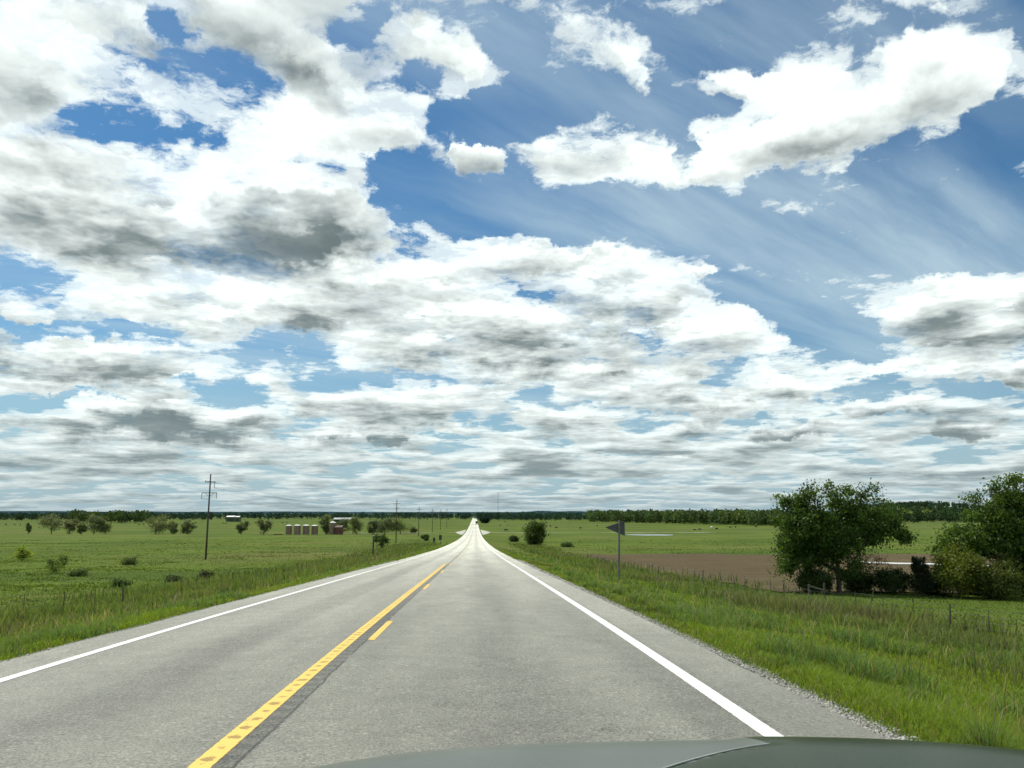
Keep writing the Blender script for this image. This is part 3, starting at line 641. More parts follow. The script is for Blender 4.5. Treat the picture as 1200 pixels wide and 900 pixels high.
# trees of the pasture on the left
LT = [(33, 625.5, 5, 12, OL, 'thin small tree at the far left end of the pasture tree row'), (60, 626, 25, 20, (0.045, 0.062, 0.026), 'broad tree, leftmost full crown of the tree row in the left pasture'),
      (81, 626, 14, 15, (0.045, 0.06, 0.028), 'narrow greyish tree between two broad ones in the left pasture row'), (94, 626, 11, 13, OL, 'low pale tree near the middle of the left pasture row'),
      (110, 626, 19, 20, (0.04, 0.058, 0.026), 'dense dark tree right of centre in the left pasture row'), (123, 626, 13, 15, OL, 'leaning tree at the right end of the first group of pasture trees'),
      (182, 626, 26, 21, (0.058, 0.074, 0.028), 'wide brownish green tree left of the near utility pole'), (203, 626, 11, 15, OL, 'slim tree just right of the wide brownish one'),
      (220, 626, 14, 14, (0.05, 0.066, 0.028), 'small rounded tree nearest the near utility pole on its left'), (282.5, 626, 12, 14, (0.055, 0.078, 0.03), 'single small round tree between the near pole and the tanks'),
      (309, 626.5, 15, 16, (0.05, 0.066, 0.03), 'open branched tree just left of the tanks'), (382, 626, 13, 20, (0.045, 0.066, 0.024), 'tree between the row of four tanks and the taller tank'),
      (401, 624.5, 14, 15, (0.03, 0.048, 0.024), 'dark tree behind the rust brown shed'), (418, 626, 18, 17, (0.055, 0.078, 0.024), 'mid green tree, first of the windbreak right of the shed'),
      (437, 626, 14, 14, (0.034, 0.054, 0.02), 'lower dark tree second in the windbreak'), (451, 626, 19, 18, (0.03, 0.05, 0.018), 'dark dense tree third in the windbreak'),
      (469, 626, 22, 18, (0.062, 0.086, 0.024), 'light green tree at the right end of the windbreak'), (484, 624.5, 8, 6, OL, 'little bush at the very end of the windbreak')]
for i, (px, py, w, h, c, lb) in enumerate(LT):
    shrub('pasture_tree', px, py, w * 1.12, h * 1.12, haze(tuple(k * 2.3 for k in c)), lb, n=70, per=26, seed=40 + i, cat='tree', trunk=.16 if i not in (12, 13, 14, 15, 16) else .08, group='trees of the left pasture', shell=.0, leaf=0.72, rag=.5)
LS = [(28, 656, 18, 15, YG, 'yellowish bush at the left edge of the near pasture'), (66, 672, 24, 22, (0.07, 0.105, 0.024), 'bright green bush right of the yellowish one in the pasture'),
      (96, 675, 26, 7, DK, 'low dark clump right of the bright green bush'), (151, 662, 19, 8, (0.055, 0.080, 0.026), 'rounded dark clump alone in the open pasture'),
      (143, 688, 22, 10, DK, 'dark weedy clump on the fence line'), (204, 682, 20, 7, (0.035, 0.052, 0.02), 'low clump right of the dark weedy one on the fence line'),
      (241, 679, 17, 10, (0.04, 0.05, 0.026), 'grey green bush on the fence line below the near utility pole'), (447, 643, 18, 18, (0.04, 0.066, 0.022), 'round bush beside the tall wooden post left of the road'),
      (498, 634, 8, 7, DK, 'little dark bush near the roadside markers'), (665, 641, 14, 5, DK, 'low dark bush in the lone tree\'s shade'), (604, 635, 14, 6, (0.035, 0.052, 0.022), 'greyish clump left of the lone tree')]
for i, (px, py, w, h, c, lb) in enumerate(LS):
    shrub('shrub', px, py, w, h, tuple(k * 1.7 for k in c), lb, n=46, per=22, seed=70 + i, trunk=.12, shell=.0, rag=.45)

# woods: one mass of crowns each; horizon belts have haze blue in their colour
def woods(name, pts, hts, label, base, seed, per=70, cls=(0, 0, 0)):
    r = np.random.default_rng(seed); n = len(pts); x, y = pts[:, 0], pts[:, 1]; z = ground(x, y)
    idx = np.repeat(np.arange(n), per); m = len(idx)
    d = rand_dirs(m, r) * r.uniform(.45, 1.05, m)[:, None]
    h = hts[idx]; wr = (h * r.uniform(.34, .5, n)[idx])
    c = np.stack([x[idx] + d[:, 0] * wr, y[idx] + d[:, 1] * wr, z[idx] + h * .54 + d[:, 2] * h * .5], 1)
    c[:, 2] = np.maximum(c[:, 2], z[idx] + 0.3)
    t = r.uniform(0.65, 1.35, n)[idx] * r.uniform(.8, 1.2, m); hu = r.uniform(-.25, .35, n)[idx]
    cols = np.array(base)[None] * t[:, None] * np.stack([1 + hu * .6 - .06, 1.06 + hu * .2, 1 - hu * .3], 1)
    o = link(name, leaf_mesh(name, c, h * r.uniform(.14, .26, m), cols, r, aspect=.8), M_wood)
    return tag(o, label, kind='stuff')
def band(px0, px1, y0, y1, n, h0, h1, r, pw=1.0):
    px = r.uniform(px0, px1, n); t = r.uniform(0, 1, n) ** pw; y = y0(px) + (y1(px) - y0(px)) * t
    x = np.array([aim(p, 610)[0] for p in px]) * y
    return np.stack([x, y], 1), r.uniform(h0, h1, n)
r = np.random.default_rng(5)
K = lambda v: (lambda px: np.full_like(px, float(v)))
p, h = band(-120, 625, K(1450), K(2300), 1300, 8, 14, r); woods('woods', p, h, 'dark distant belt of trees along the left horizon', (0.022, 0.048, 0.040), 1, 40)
p, h = band(84, 176, K(1050), K(1300), 90, 9, 17, r); woods('woods', p, h, 'paler green wood standing in front of the left horizon belt', (0.055, 0.082, 0.030), 2, 70)
p, h = band(-60, 250, K(1350), K(1600), 150, 7, 11, r); woods('woods', p, h, 'mid green low wood at the far edge of the left pasture', (0.030, 0.050, 0.026), 3, 50)
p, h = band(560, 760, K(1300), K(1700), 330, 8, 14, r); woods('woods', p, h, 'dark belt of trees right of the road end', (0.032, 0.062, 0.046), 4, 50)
p, h = band(690, 915, lambda q: 1130 - (q - 690) * 1.7, lambda q: 1550 - (q - 690) * 1.7, 800, 9, 17, r); woods('woods', p, h, 'large rounded wood beyond the right pasture', (0.072, 0.104, 0.038), 6, 75)
p, h = band(900, 1300, K(1000), K(1250), 330, 8, 14, r); woods('woods', p, h, 'wood at the foot of the right hand hill', (0.030, 0.052, 0.022), 7, 60)
p, h = band(1000, 1330, K(1180), K(1720), 1700, 7, 11, r); woods('woods', p, h, 'dark wood covering the right hand hill', (0.030, 0.056, 0.026), 8, 60)
# ------------------------------------------------------------------ utility poles
def utility_pole(x, y, H, arms, label, hang=True):
    root = thing('utility_pole', (x, y, G(x, y)), label, 'utility pole', 'utility poles left of the road')
    MB().tube([(0, 0, -.3), (0, 0, H * .5), (0, 0, H)], [.17, .145, .11], 10).build('post', M_pole, root, True)
    ends = []
    for k, (z, w, ins) in enumerate(arms):
        a = MB().box((0.05, -.17, z), (w, .10, .13), bev=.012).build('crossarm', M_pole, root)
        if k == len(arms) - 1:
            for s in (-1, 1):
                b = MB().tube([(0.05 + s * w * .27, -.16, z - .06), (0, -.13, z - .62)], .028, 5); b.build('brace', M_pole, root)
        for ix, drop in ins:
            mb = MB()
            if drop: mb.tube([(ix, -.17, z - .06), (ix, -.17, z - drop)], .05, 6).lathe([(.09, -.02), (.10, .05), (.04, .09)], (ix, -.17, z - drop), 8); ends.append((ix, -.17, z - drop))
            else: mb.lathe([(.02, 0), (.02, .07), (.055, .08), (.05, .15), (.03, .19)], (ix, -.17, z + .065), 8); ends.append((ix, -.17, z + .25))
            mb.build('insulator', M_porc, root)
    return root, ends
PO = []
px1 = where(241, 655.5)
PO.append(utility_pole(px1[0], px1[1], 97 / 947 * px1[1], [(96 / 947 * px1[1] * .915, 1.75, [(-.75, 0), (.80, 1.0)]), (.775 * 97 / 947 * px1[1], 2.55, [(-1.22, .95), (1.22, .95)])], 'tall wooden power pole with two crossarms, the nearest one in the left pasture'))
for (px, top, bot, lab) in ((464, 586.5, 637, 'second power pole from the near one, its arm just above the horizon'), (490.5, 594, 628.5, 'third power pole, thin against the dark tree belt'),
                            (506.5, 596.5, 624, 'fourth power pole, its tip barely above the horizon'), (516.2, 597, 621, 'fifth power pole nearly lost in the distance'), (523.5, 595.8, 618.5, 'farthest power pole visible near the road end')):
    x, y = where(px, bot); H = (bot - top) / 947 * y
    PO.append(utility_pole(x, y, H, [(H * .90, 2.4, [(-1.1, 0), (1.1, 0), (.45, 0)]), (H * .80, 1.5, [])][:1 if px != 464 else 2], lab))
wire_n = 0
for a, b in zip(PO[:4], PO[1:5]):
    mb = MB()
    for e0, e1 in zip(a[1][:3], b[1][:3]):
        p0 = Vector(e0) + a[0].location; p1 = Vector(e1) + b[0].location
        mb.tube([p0.lerp(p1, t) - Vector((0, 0, 4 * t * (1 - t) * (p1 - p0).length * .012)) for t in np.linspace(0, 1, 17)], .018, 4)
    wire_n += 1
    tag(mb.build('power_line', M_wire), ['thin power line wires between the near pole and the second pole', 'thin power line wires between the second and third poles', 'thin power line wires between the third and fourth poles', 'thin power line wires between the fourth and fifth poles'][wire_n - 1], 'power line', 'power line spans')

# ------------------------------------------------------------------ fences: steel posts and barbed wire
def fence(label, pts, seed, ph=1.02, every=1):
    r = np.random.default_rng(seed); x0, y0 = pts[0]
    root = thing('fence', (x0, y0, G(x0, y0)), label, 'fence'); tops = []
    for i, (x, y) in enumerate(pts):
        z = G(x, y); lx, ly = r.normal(0, .05, 2); h = ph * r.uniform(.9, 1.08)
        b = Vector((x - x0, y - y0, z - root.location.z)); t = b + Vector((lx, ly, h))
        mb = MB().tube([b - Vector((0, 0, .2)), b.lerp(t, .5), t], [.016, .016, .014] if i % 7 else [.036, .034, .03], 6); mb.build('post', M_post if i % 7 else M_pole, root); tops.append((b, t))
    for k in range(4):
        mb = MB(); f = .35 + .2 * k
        mb.tube([b.lerp(t, f) + Vector((.04, 0, 0)) for b, t in tops], .005, 3, False); mb.build('wire', M_wire, root)
fr = [(16.2 + .15 * math.sin(y * .3), y) for y in np.arange(13, 125, 2.1)]
fence('sagging barbed wire fence on steel posts along the weeds right of the road', fr, 3)
fl = [(-16.2 + .2 * math.sin(y * .2), y) for y in np.concatenate([np.arange(20, 80, 2.6), np.arange(80, 260, 5.0)])]
fence('barbed wire fence on thin posts through the weeds left of the road', fl, 4)
def rail_brace():
    x, y = at(953, 702)[:2]; y = 46.0; x = east(955, y); z = G(x, y)
    root = thing('fence_brace', (x, y, z), 'old wooden corner brace with a pale rail under the round tree', 'fence brace')
    MB().tube([(.32, 0, -.2), (.32, 0, .85)], .06, 8).build('post', M_pole, root); MB().tube([(-.45, .3, -.2), (-.45, .3, .75)], .075, 8).build('post', M_pole, root)
    MB().tube([(-.48, .24, .66), (.36, -.02, .40)], .045, 8).build('rail', simple('bleached_wood', (.09, .08, .065), .8), root)
rail_brace()
x, y = where(437, 652); z = G(x, y)
t = thing('wooden_post', (x, y, z), 'tall dark wooden post beside the round bush left of the road', 'post')
MB().tube([(0, 0, -.3), (.02, 0, 23 / 947 * y)], [.16, .14], 9).build('post', M_pole, t)
MB().lathe([(.15, 0), (.17, .03), (.10, .10), (.0, .12)], (.02, 0, 23 / 947 * y - .002), 9).build('cap', M_galv, t)
for px, bot, top, w, lb in ((508.5, 640, 630, 3.0, 'short dark roadside marker, left one of two beside the highway'), (516, 638, 627, 4.0, 'dark square backed sign on a post, right one of two beside the highway')):
    x, y = where(px, bot); s = y / 947; H = (bot - top) * s
    t = thing('roadside_marker', (x, y, G(x, y)), lb, 'sign')
    MB().box((0, 0, H * .5 - .1), (.10, .07, H + .1)).build('post', M_pole, t); MB().box((0, .05, H * .72), (w * s * .8, .02, H * .5), bev=.008).build('panel', simple('dark_sign_back', (.03, .035, .035), .6), t)

# ------------------------------------------------------------------ pennant sign seen from the back
Ys = 49.0; xs = east(722, Ys); t = thing('pennant_sign', (xs, Ys, G(xs, Ys)), 'grey back of a triangular pennant road sign on a wooden post right of the road', 'road sign')
s_ = Ys / 947; zt = EYE + aim(725, 609.5)[1] * Ys - G(xs, Ys); zb = -.3; lx = .10
mb = MB().box((lx / 2 + .03, -.045, (zt + zb) / 2), (.115, .085, zt - zb), bev=.008)
post = mb.build('post', simple('grey_post_wood', (.16, .155, .13), .85, var=.3, scale=7, bump=.3), t); post.rotation_euler = (0, R(1.6), 0)
Hs = .88; Ls = 1.20; xc = .10; zc = zt - .49
def pennant(mat, y0, y1, inset, name, par):
    A = [(xc + .42 - inset, zc + Hs / 2 + .02 - inset * 1.3), (xc + .42 - inset, zc - Hs / 2 - .02 + inset * 1.3), (xc - .78 + inset * 2.2, zc + .05)]
    pts = []
    for i in range(3):                                  # rounded corners
        P, Pm, Pn = Vector(A[i]), Vector(A[i - 1]), Vector(A[(i + 1) % 3])
        a = P + (Pm - P).normalized() * .045; b = P + (Pn - P).normalized() * .045
        for q in np.linspace(0, 1, 5): pts.append(a.lerp(P, q).lerp(P.lerp(b, q), q))
    n = len(pts); vs = [(p.x, y0, p.y) for p in pts] + [(p.x, y1, p.y) for p in pts]
    fs = [tuple(range(n)), tuple(range(2 * n - 1, n - 1, -1))] + [(i, i + n, (i + 1) % n + n, (i + 1) % n) for i in range(n)]
    return MB().add(vs, fs).build(name, mat, par)
pn = pennant(M_signback, 0.003, 0.010, 0, 'sign_panel', t)
pennant(simple('yellow_sign_sheeting', (.75, .5, .03), .4), 0.0102, 0.0112, 0.0, 'sign_face', pn)
for dz in (-.25, .28): MB().lathe([(.022, 0), (.022, .02), (.0, .024)], (0, 0, 0), 8).build('bolt', M_galv, t).matrix_basis = Matrix.Translation((xc - .0, -.088, zc + dz)) @ Matrix.Rotation(R(90), 4, 'X')

# ------------------------------------------------------------------ tanks, sheds, barns
def tank(px0, px1, top, bot, label, body=M_tank):
    x, y = where((px0 + px1) / 2, bot); s = y / 947; rr = (px1 - px0) / 2 * s; H = (bot - top) * s
    t = thing('storage_tank', (x, y, G(x, y)), label, 'storage tank', 'oil storage tanks')
    MB().lathe([(rr, -.2), (rr, H * .33), (rr + .03, H * .335), (rr + .03, H * .345), (rr, H * .35), (rr, H * .66), (rr + .03, H * .665), (rr + .03, H * .675), (rr, H * .68), (rr, H * .90)], n=28).build('shell', body, t)
    MB().lathe([(rr + .05, H * .9005), (rr + .05, H * .93), (rr * .5, H * .985), (.2, H), (0.0, H)], n=28).build('roof', M_white, t)
    MB().lathe([(.18, H - .02), (.18, H + .12), (.05, H + .16)], n=10).build('hatch', M_galv, t)
    lad = MB()
    for k in (-1, 1): lad.tube([(-rr * .72 + k * .2, -rr * .74 - .05, 0), (-rr * .72 + k * .2, -rr * .74 - .05, H * .92)], .02, 4)
    for q in np.arange(.3, H * .9, .35): lad.tube([(-rr * .72 - .2, -rr * .74 - .05, q), (-rr * .72 + .2, -rr * .74 - .05, q)], .015, 4)
    lad.build('ladder', M_galv, t)
for a in ((334.6, 341.9, 615.4, 626.5, 'tan oil tank with white top, leftmost of the row of four'), (344.2, 352, 615.2, 626.6, 'tan oil tank with white top, second from left in the row of four'),
          (354.6, 362.3, 615.2, 626.5, 'tan oil tank with white top, third from left in the row of four'), (364.8, 372.3, 615.4, 626.4, 'tan oil tank with white top, rightmost of the row of four'),
          (386, 393.3, 611.6, 626.2, 'taller lone oil tank beside the rust brown shed')): tank(*a)
def shed(name, px0, px1, eave, top, bot, label, wall, roof, Y=None, depth=6.0, cat='shed', rz=0.0):
    x, y = where((px0 + px1) / 2, bot) if Y is None else (east((px0 + px1) / 2, Y), Y)
    s = y / 947; W = (px1 - px0) * s; z = G(x, y); zz = lambda p: max(1.5, EYE + aim(px0, p)[1] * y - z)
    he, hr = zz(eave), zz(top); t = thing(name, (x, y, z), label, cat, rz=rz)
    w2, d2 = W / 2, depth / 2
    vs = [(-w2, -d2, -.3), (w2, -d2, -.3), (w2, d2, -.3), (-w2, d2, -.3), (-w2, -d2, he), (w2, -d2, he), (w2, d2, he), (-w2, d2, he), (-w2, 0, hr - .06), (w2, 0, hr - .06)]
    MB().add(vs, [(0, 1, 5, 4), (2, 3, 7, 6), (1, 2, 6, 9, 5), (3, 0, 4, 8, 7)]).build('wall', wall, t)
    e = .35; k = (hr - he) / d2 * e
    MB().add([(-w2 - e, -d2 - e, he - k), (w2 + e, -d2 - e, he - k), (w2 + e, 0, hr), (-w2 - e, 0, hr), (w2 + e, d2 + e, he - k), (-w2 - e, d2 + e, he - k)], [(0, 1, 2, 3), (3, 2, 4, 5)]).build('roof', roof, t)
    MB().box((W * .12, -d2 - .03, he * .38), (min(3.2, W * .3), .06, he * .76)).build('door', M_rust if cat == 'shed' else M_post, t)
shed('shed', 393.8, 401, 617.5, 615.6, 626.4, 'rust brown shed against the right side of the taller tank', M_rust, simple('rusty_roof_sheet', (.11, .07, .055), .7))
shed('barn', 392, 418.5, 608.4, 606.6, 610.2, 'long low pale roofed barn behind the taller tank', simple('grey_siding', (.04, .05, .035), .8), simple('pale_metal_roof', (.36, .38, .38), .5), Y=1000, depth=9, cat='barn')
shed('barn', 266.8, 275.5, 605.6, 604.3, 607.0, 'larger of two white roofed barns near the left horizon', simple('dark_siding', (.06, .085, .04), .7), M_white, Y=1200, depth=16, cat='barn')
shed('barn', 276.6, 281.2, 605.7, 604.7, 607.0, 'smaller of two white roofed barns near the left horizon', simple('grey_green_siding', (.06, .085, .04), .7), M_white, Y=1180, depth=10, cat='barn')  # walls a dull grey green close to the field colour
x, y = where(326, 627); t = thing('feed_trough', (x, y, G(x, y)), 'long low rust brown trough left of the row of four tanks', 'trough')
MB().box((0, 0, .38), (4.8, .8, .50), bev=.05).build('tub', M_rust, t)
for k in (-1.9, 1.9): MB().box((k, 0, .065), (.15, .7, .13)).build('leg', M_rust, t)
x, y = where(834, 619.2); t = thing('propane_tank', (x, y, G(x, y)), 'tiny white tank standing in the far right pasture by the wood', 'tank')
sx_ = y / 947
o = MB().lathe([(.0, -1.1), (.35, -1.0), (.6, -.7), (.62, .7), (.35, 1.0), (0, 1.1)], n=14).build('vessel', M_white, t, True); o.location = (0, 0, .95); o.rotation_euler = (0, R(90), 0)
for k in (-.6, .6): MB().box((k, 0, .2), (.15, .6, .5)).build('leg', M_galv, t)
# white pipe beside the trees
pa, pb = where(996, 661.5), where(1160, 666.5)
pts = []
for q in np.linspace(0, 1, 24):
    x, y = pa[0] + (pb[0] - pa[0]) * q, pa[1] + (pb[1] - pa[1]) * q; pts.append((x, y, G(x, y) + .30))
tag(MB().tube(pts, .135, 8).build('pipe', M_white), 'long white pipe lying across the ploughed field behind the trees', 'pipe')
# radio mast
Ym = 2600.0; xm = east(583.5, Ym); t = thing('radio_mast', (xm, Ym, G(xm, Ym)), 'hair thin tall radio mast on the horizon right of the road end', 'radio mast')
Hm = EYE + aim(583.5, 576.5)[1] * Ym - G(xm, Ym)
mb = MB()
for k in range(3): a = k * 2.094; mb.tube([(math.cos(a) * .8, math.sin(a) * .8, 0), (math.cos(a) * .8, math.sin(a) * .8, Hm)], .2, 4)
for q in np.arange(2, Hm, 3.0): mb.tube([(math.cos(k * 2.094) * .8, math.sin(k * 2.094) * .8, q + (k % 2) * 1.4) for k in (0, 1, 2, 0)], .09, 3, False)
mb.build('lattice', M_pole, t); MB().tube([(0, 0, Hm), (0, 0, Hm + 5)], .12, 5).build('antenna', M_galv, t)

# ------------------------------------------------------------------ far truck
Yt = 880.0; t = thing('box_truck', (1.5, Yt, float(prof(Yt)) + .01), 'distant truck with white box and dark rear driving away down the road', 'truck')
MB().box((0, 1.0, 2.45), (2.5, 5.6, 2.5), bev=.06).build('box_body', M_white, t)
MB().box((0, -1.83, 2.35), (2.2, .05, 2.1), bev=.01).build('rear_door', simple('dark_door_paint', (.02, .02, .022), .5), t)
MB().box((0, 5.0, 1.55), (2.3, 1.9, 1.9), bev=.25).build('cab', M_white, t); MB().box((0, 1.4, .85), (1.0, 7.6, .3)).build('chassis', M_dark, t)
for sx in (-1, 1):
    for wy in (-.4, 5.0):
        w = MB().lathe([(.0, -.14), (.42, -.14), (.46, -.08), (.46, .08), (.42, .14), (0, .14)], n=18).build('wheel', M_dark, t); w.location = (sx * 1.0, wy, .46); w.rotation_euler = (0, R(90), 0)
    MB().box((sx * .95, -1.82, .95), (.22, .05, .14)).build('tail_light', M_rust, t)

# ------------------------------------------------------------------ cattle
def cow_mesh():
    """one continuous body lofted from rings, standing, head down to graze"""
    mb = MB()
    def loft(rings, n=10):
        vs, fs = [], []
        for (x, z, ry, rz) in rings:
            for k in range(n): q = 2 * math.pi * k / n; vs.append((x, ry * math.cos(q), z + rz * math.sin(q)))
        for i in range(len(rings) - 1):
            for k in range(n): fs.append((i * n + k, i * n + (k + 1) % n, i * n + n + (k + 1) % n, i * n + n + k))
        mb.add(vs, fs + [tuple(range(n - 1, -1, -1)), tuple((len(rings) - 1) * n + k for k in range(n))])
    loft([(-1.02, 1.05, .06, .08), (-.98, 1.05, .20, .24), (-.8, 1.04, .29, .34), (-.4, 1.0, .34, .38), (0.0, .98, .36, .40), (.4, 1.0, .32, .38), (.62, 1.04, .25, .32), (.85, 1.0, .17, .22), (1.05, .82, .13, .17), (1.2, .60, .11, .14), (1.3, .45, .12, .12), (1.42, .28, .085, .09), (1.48, .2, .06, .06)])
    for sx, f in ((-.78, 0), (.5, 1)):
        for sy in (-.2, .2):
            k = -.07 if not f else .03
            mb.tube([(sx, sy, .95), (sx + k * .2, sy, .68), (sx + k, sy, .42), (sx + k * .6, sy, .12), (sx + k * .6 + .03, sy, 0)], [.17, .12, .065, .05, .065], 7)
    mb.tube([(-1.0, 0, 1.2), (-1.1, 0, 1.0), (-1.1, 0, .55)], [.03, .025, .05], 5)
    for sy in (-1, 1): mb.tube([(1.2, sy * .1, .66), (1.18, sy * .26, .66)], [.045, .02], 5)
    me = bpy.data.meshes.new('cow'); me.from_pydata(mb.v, [], mb.f); me.update(); me.polygons.foreach_set('use_smooth', [True] * len(me.polygons)); me.materials.append(M_cow); return me
cm = cow_mesh(); rc = np.random.default_rng(12)
CW = [(7, 615.6, 0), (17, 615.2, 0), (24, 615.4, 0), (142, 613.6, 0), (146, 613.4, 0), (158, 613.4, 0), (163, 615.4, 0), (168, 615.2, 0), (229, 613.2, 0), (237, 612, 0), (262, 614, 0), (265, 614, 0), (288, 612.2, 0), (331, 613.2, 0), (336, 613, 0),
      (586, 616.3, 1), (595, 616.4, 1), (592, 611.9, 1), (593, 622.8, 1), (624, 619, 1), (640, 618, 1), (645, 617.4, 1), (652, 619.5, 1), (680, 620, 1), (840, 621, 1), (856, 619, 1), (862, 618.6, 1), (886, 618.6, 1), (700, 617, 1), (814, 622, 1), (820, 621.6, 1)]
for px, py, side in CW:
    x, y = where(px, py); o = bpy.data.objects.new('cow', cm); C.objects.link(o); o.location = (x, y, G(x, y)); o.rotation_euler = (0, 0, rc.uniform(0, 6.28)); k = rc.uniform(.95, 1.2); o.scale = (k, k, k)
    tag(o, 'small black cow grazing far off in the ' + ('pasture right of the road' if side else 'pasture left of the road'), 'cow', 'black cattle grazing ' + ('right' if side else 'left') + ' of the road')

# ------------------------------------------------------------------ the car the photo is taken from: nose and bonnet ahead of the windscreen
def carpaint():
    m, nt, b = newmat('dark_green_car_paint')
    n = noise(nt, nt.nodes.new('ShaderNodeTexCoord').outputs['Object'], 220, 2, .5)
    nt.links.new(mixc(nt, n.v, (0.020, 0.030, 0.014), (0.032, 0.045, 0.022)), b.inputs['Base Color']); b.inputs['Roughness'].default_value = .22; b.inputs['IOR'].default_value = 1.10; return m
M_car = carpaint(); xc0 = .62
car = thing('car', (xc0, 1.2, float(prof(1.2))), 'dark green car bonnet along the bottom edge of the photo', 'car')
zg = car.location.z
def bonnet_z(X, Y):
    d = X - xc0
    z = EYE - .543 - (.034 if d > 0 else .016) * d * d - .060 * (Y - 1.5) - .085 * max(0, (Y - 2.0) / .55) ** 2.2
    edge = .16 + .60 * (min(1, max(0, (Y - 1.35) / .79)) ** (1 / .75)) ** 1.6     # pressed swage line, raised to its right
    z += .009 * float(smooth(edge - .05, edge + .05, X)) - .009
    z -= .055 * max(0, (abs(d) - 1.08) / .12) ** 2
    return z
xs_ = np.unique(np.concatenate([np.linspace(xc0 - 1.2, xc0 + 1.2, 60), np.linspace(.05, .45, 30)])); ys_ = np.linspace(.95, 2.62, 50)
vs = []; 
for yy in ys_:
    for xx in xs_: 
        pull = .30 * ((xx - xc0) / 1.2) ** 4 * (yy - .95) / 1.67
        vs.append((xx - xc0, yy - pull - 1.2, bonnet_z(xx, yy) - zg))
nx = len(xs_); fs = [(j * nx + i, j * nx + i + 1, j * nx + nx + i + 1, j * nx + nx + i) for j in range(len(ys_) - 1) for i in range(nx - 1)]
def right_of(f): 
    X = sum(vs[i][0] for i in f) / 4 + xc0; Y = sum(vs[i][1] for i in f) / 4 + 1.2
    return X > .16 + .60 * (min(1, max(0, (Y - 1.35) / .79)) ** (1 / .75)) ** 1.6
M_car_reflect = M_car.copy(); M_car_reflect.name = 'car_paint_reflection'  # paler copy: reflection left of the swage line put into the colour
for nd in M_car_reflect.node_tree.nodes:
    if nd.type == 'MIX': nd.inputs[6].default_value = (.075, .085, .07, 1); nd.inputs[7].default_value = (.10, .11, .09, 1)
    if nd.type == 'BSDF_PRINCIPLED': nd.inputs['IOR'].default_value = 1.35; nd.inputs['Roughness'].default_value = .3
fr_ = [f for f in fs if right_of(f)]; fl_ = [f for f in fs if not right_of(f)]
MB().add(vs, fl_).build('bonnet', M_car_reflect, car, True); MB().add(vs, fr_).build('bonnet_bulge', M_car, car, True)
mb = MB(); pe = []
for q in np.linspace(0, 1, 40):
    X = .16 + .60 * q ** 1.6; Y = 1.35 + .79 * q ** .75; pe.append((X - xc0, Y - 1.2, bonnet_z(X, Y) - zg + .002))
mb.tube(pe, .0022, 6).build('bonnet_highlight', simple('pale_highlight', (.42, .44, .40), .4), car, True)  # pale bead added to draw the highlight along the swage edge
bd = MB(); prof_c = [(.95, .93), (.95, .62), (.97, .3)]
rim = [vs[(len(ys_) - 1) * nx + i] for i in range(0, nx, 3)]
V, Fc = [], []
for (dy, k) in ((0, 1.0), (.10, .93), (.16, .8), (.18, .62), (.14, .42), (.05, .30)):
    for p in rim: V.append((p[0] * (1.0), p[1] + dy, p[2] * k))
n_ = len(rim)
for j in range(5):
    for i in range(n_ - 1): Fc.append((j * n_ + i, j * n_ + i + 1, j * n_ + n_ + i + 1, j * n_ + n_ + i))
for s in (0, nx - 1):                                     # wings
    b0 = len(V); col = [vs[j * nx + s] for j in range(0, len(ys_), 4)] + [vs[(len(ys_) - 1) * nx + s]]
    for k in (1.0, .75, .5, .3):
        for p in col: V.append((p[0] + (.03 if s else -.03) * (1 - abs(k - .7)) , p[1], p[2] * k))
    m_ = len(col)
    for j in range(3):
        for i in range(m_ - 1):
            q = (b0 + j * m_ + i, b0 + j * m_ + i + 1, b0 + j * m_ + m_ + i + 1, b0 + j * m_ + m_ + i); Fc.append(q if not s else q[::-1])
MB().add(V, Fc).build('body', M_car, car, True)
fy_ = rim[n_ // 2][1]
MB().box((0, fy_ + .17, .62), (.9, .06, .22), bev=.02).build('grille', M_dark, car)
for s in (-1, 1):
    MB().box((s * .72, fy_ - .02, .70), (.34, .16, .15), bev=.06).build('headlight', simple('headlight_glass', (.5, .52, .55), .1, .2), car)
    w = MB().lathe([(.0, -.11), (.2, -.12), (.33, -.11), (.35, -.06), (.35, .06), (.33, .11), (.2, .12), (0, .11)], n=24).build('wheel', M_dark, car); w.location = (s * .86, .62, .35); w.rotation_euler = (0, R(90), 0)

# ------------------------------------------------------------------ grass
def blades(name, x, y, h, w, lean, cols, r, zoff=0.0, parent=None):
    n = len(x); z = ground(x, y) + zoff - 0.02; a = r.uniform(0, 6.28, n); la = r.uniform(0, 6.28, n)
    wx, wy = np.cos(a) * w / 2, np.sin(a) * w / 2; lx, ly = np.cos(la) * lean * h, np.sin(la) * lean * h
    b = np.stack([x, y, z], 1); o = lambda dx, dy, dz: b + np.stack([dx, dy, dz], 1)
    v = np.stack([o(-wx, -wy, h * 0), o(wx, wy, h * 0), o(wx * .8 + lx * .35, wy * .8 + ly * .35, h * .6), o(-wx * .8 + lx * .35, -wy * .8 + ly * .35, h * .6), o(lx, ly, h)], 1).reshape(-1, 3)
    i = np.arange(n)[:, None] * 5
    loops = (i + np.array([0, 1, 2, 3, 3, 2, 4])[None]).ravel(); sizes = np.tile([4, 3], n)
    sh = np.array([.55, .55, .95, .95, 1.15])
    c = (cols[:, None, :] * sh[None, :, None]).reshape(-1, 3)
    return mesh_np(name, v, sizes, loops, c)
def lin_sample(n, a, b, r, p=1.0):
    """distances between a and b, denser near a (density ~ 1/y^p)"""
    u = r.uniform(0, 1, n)
    if p == 1.0: return a * (b / a) ** u
    q = 1 - p; return (a ** q + u * (b ** q - a ** q)) ** (1 / q)
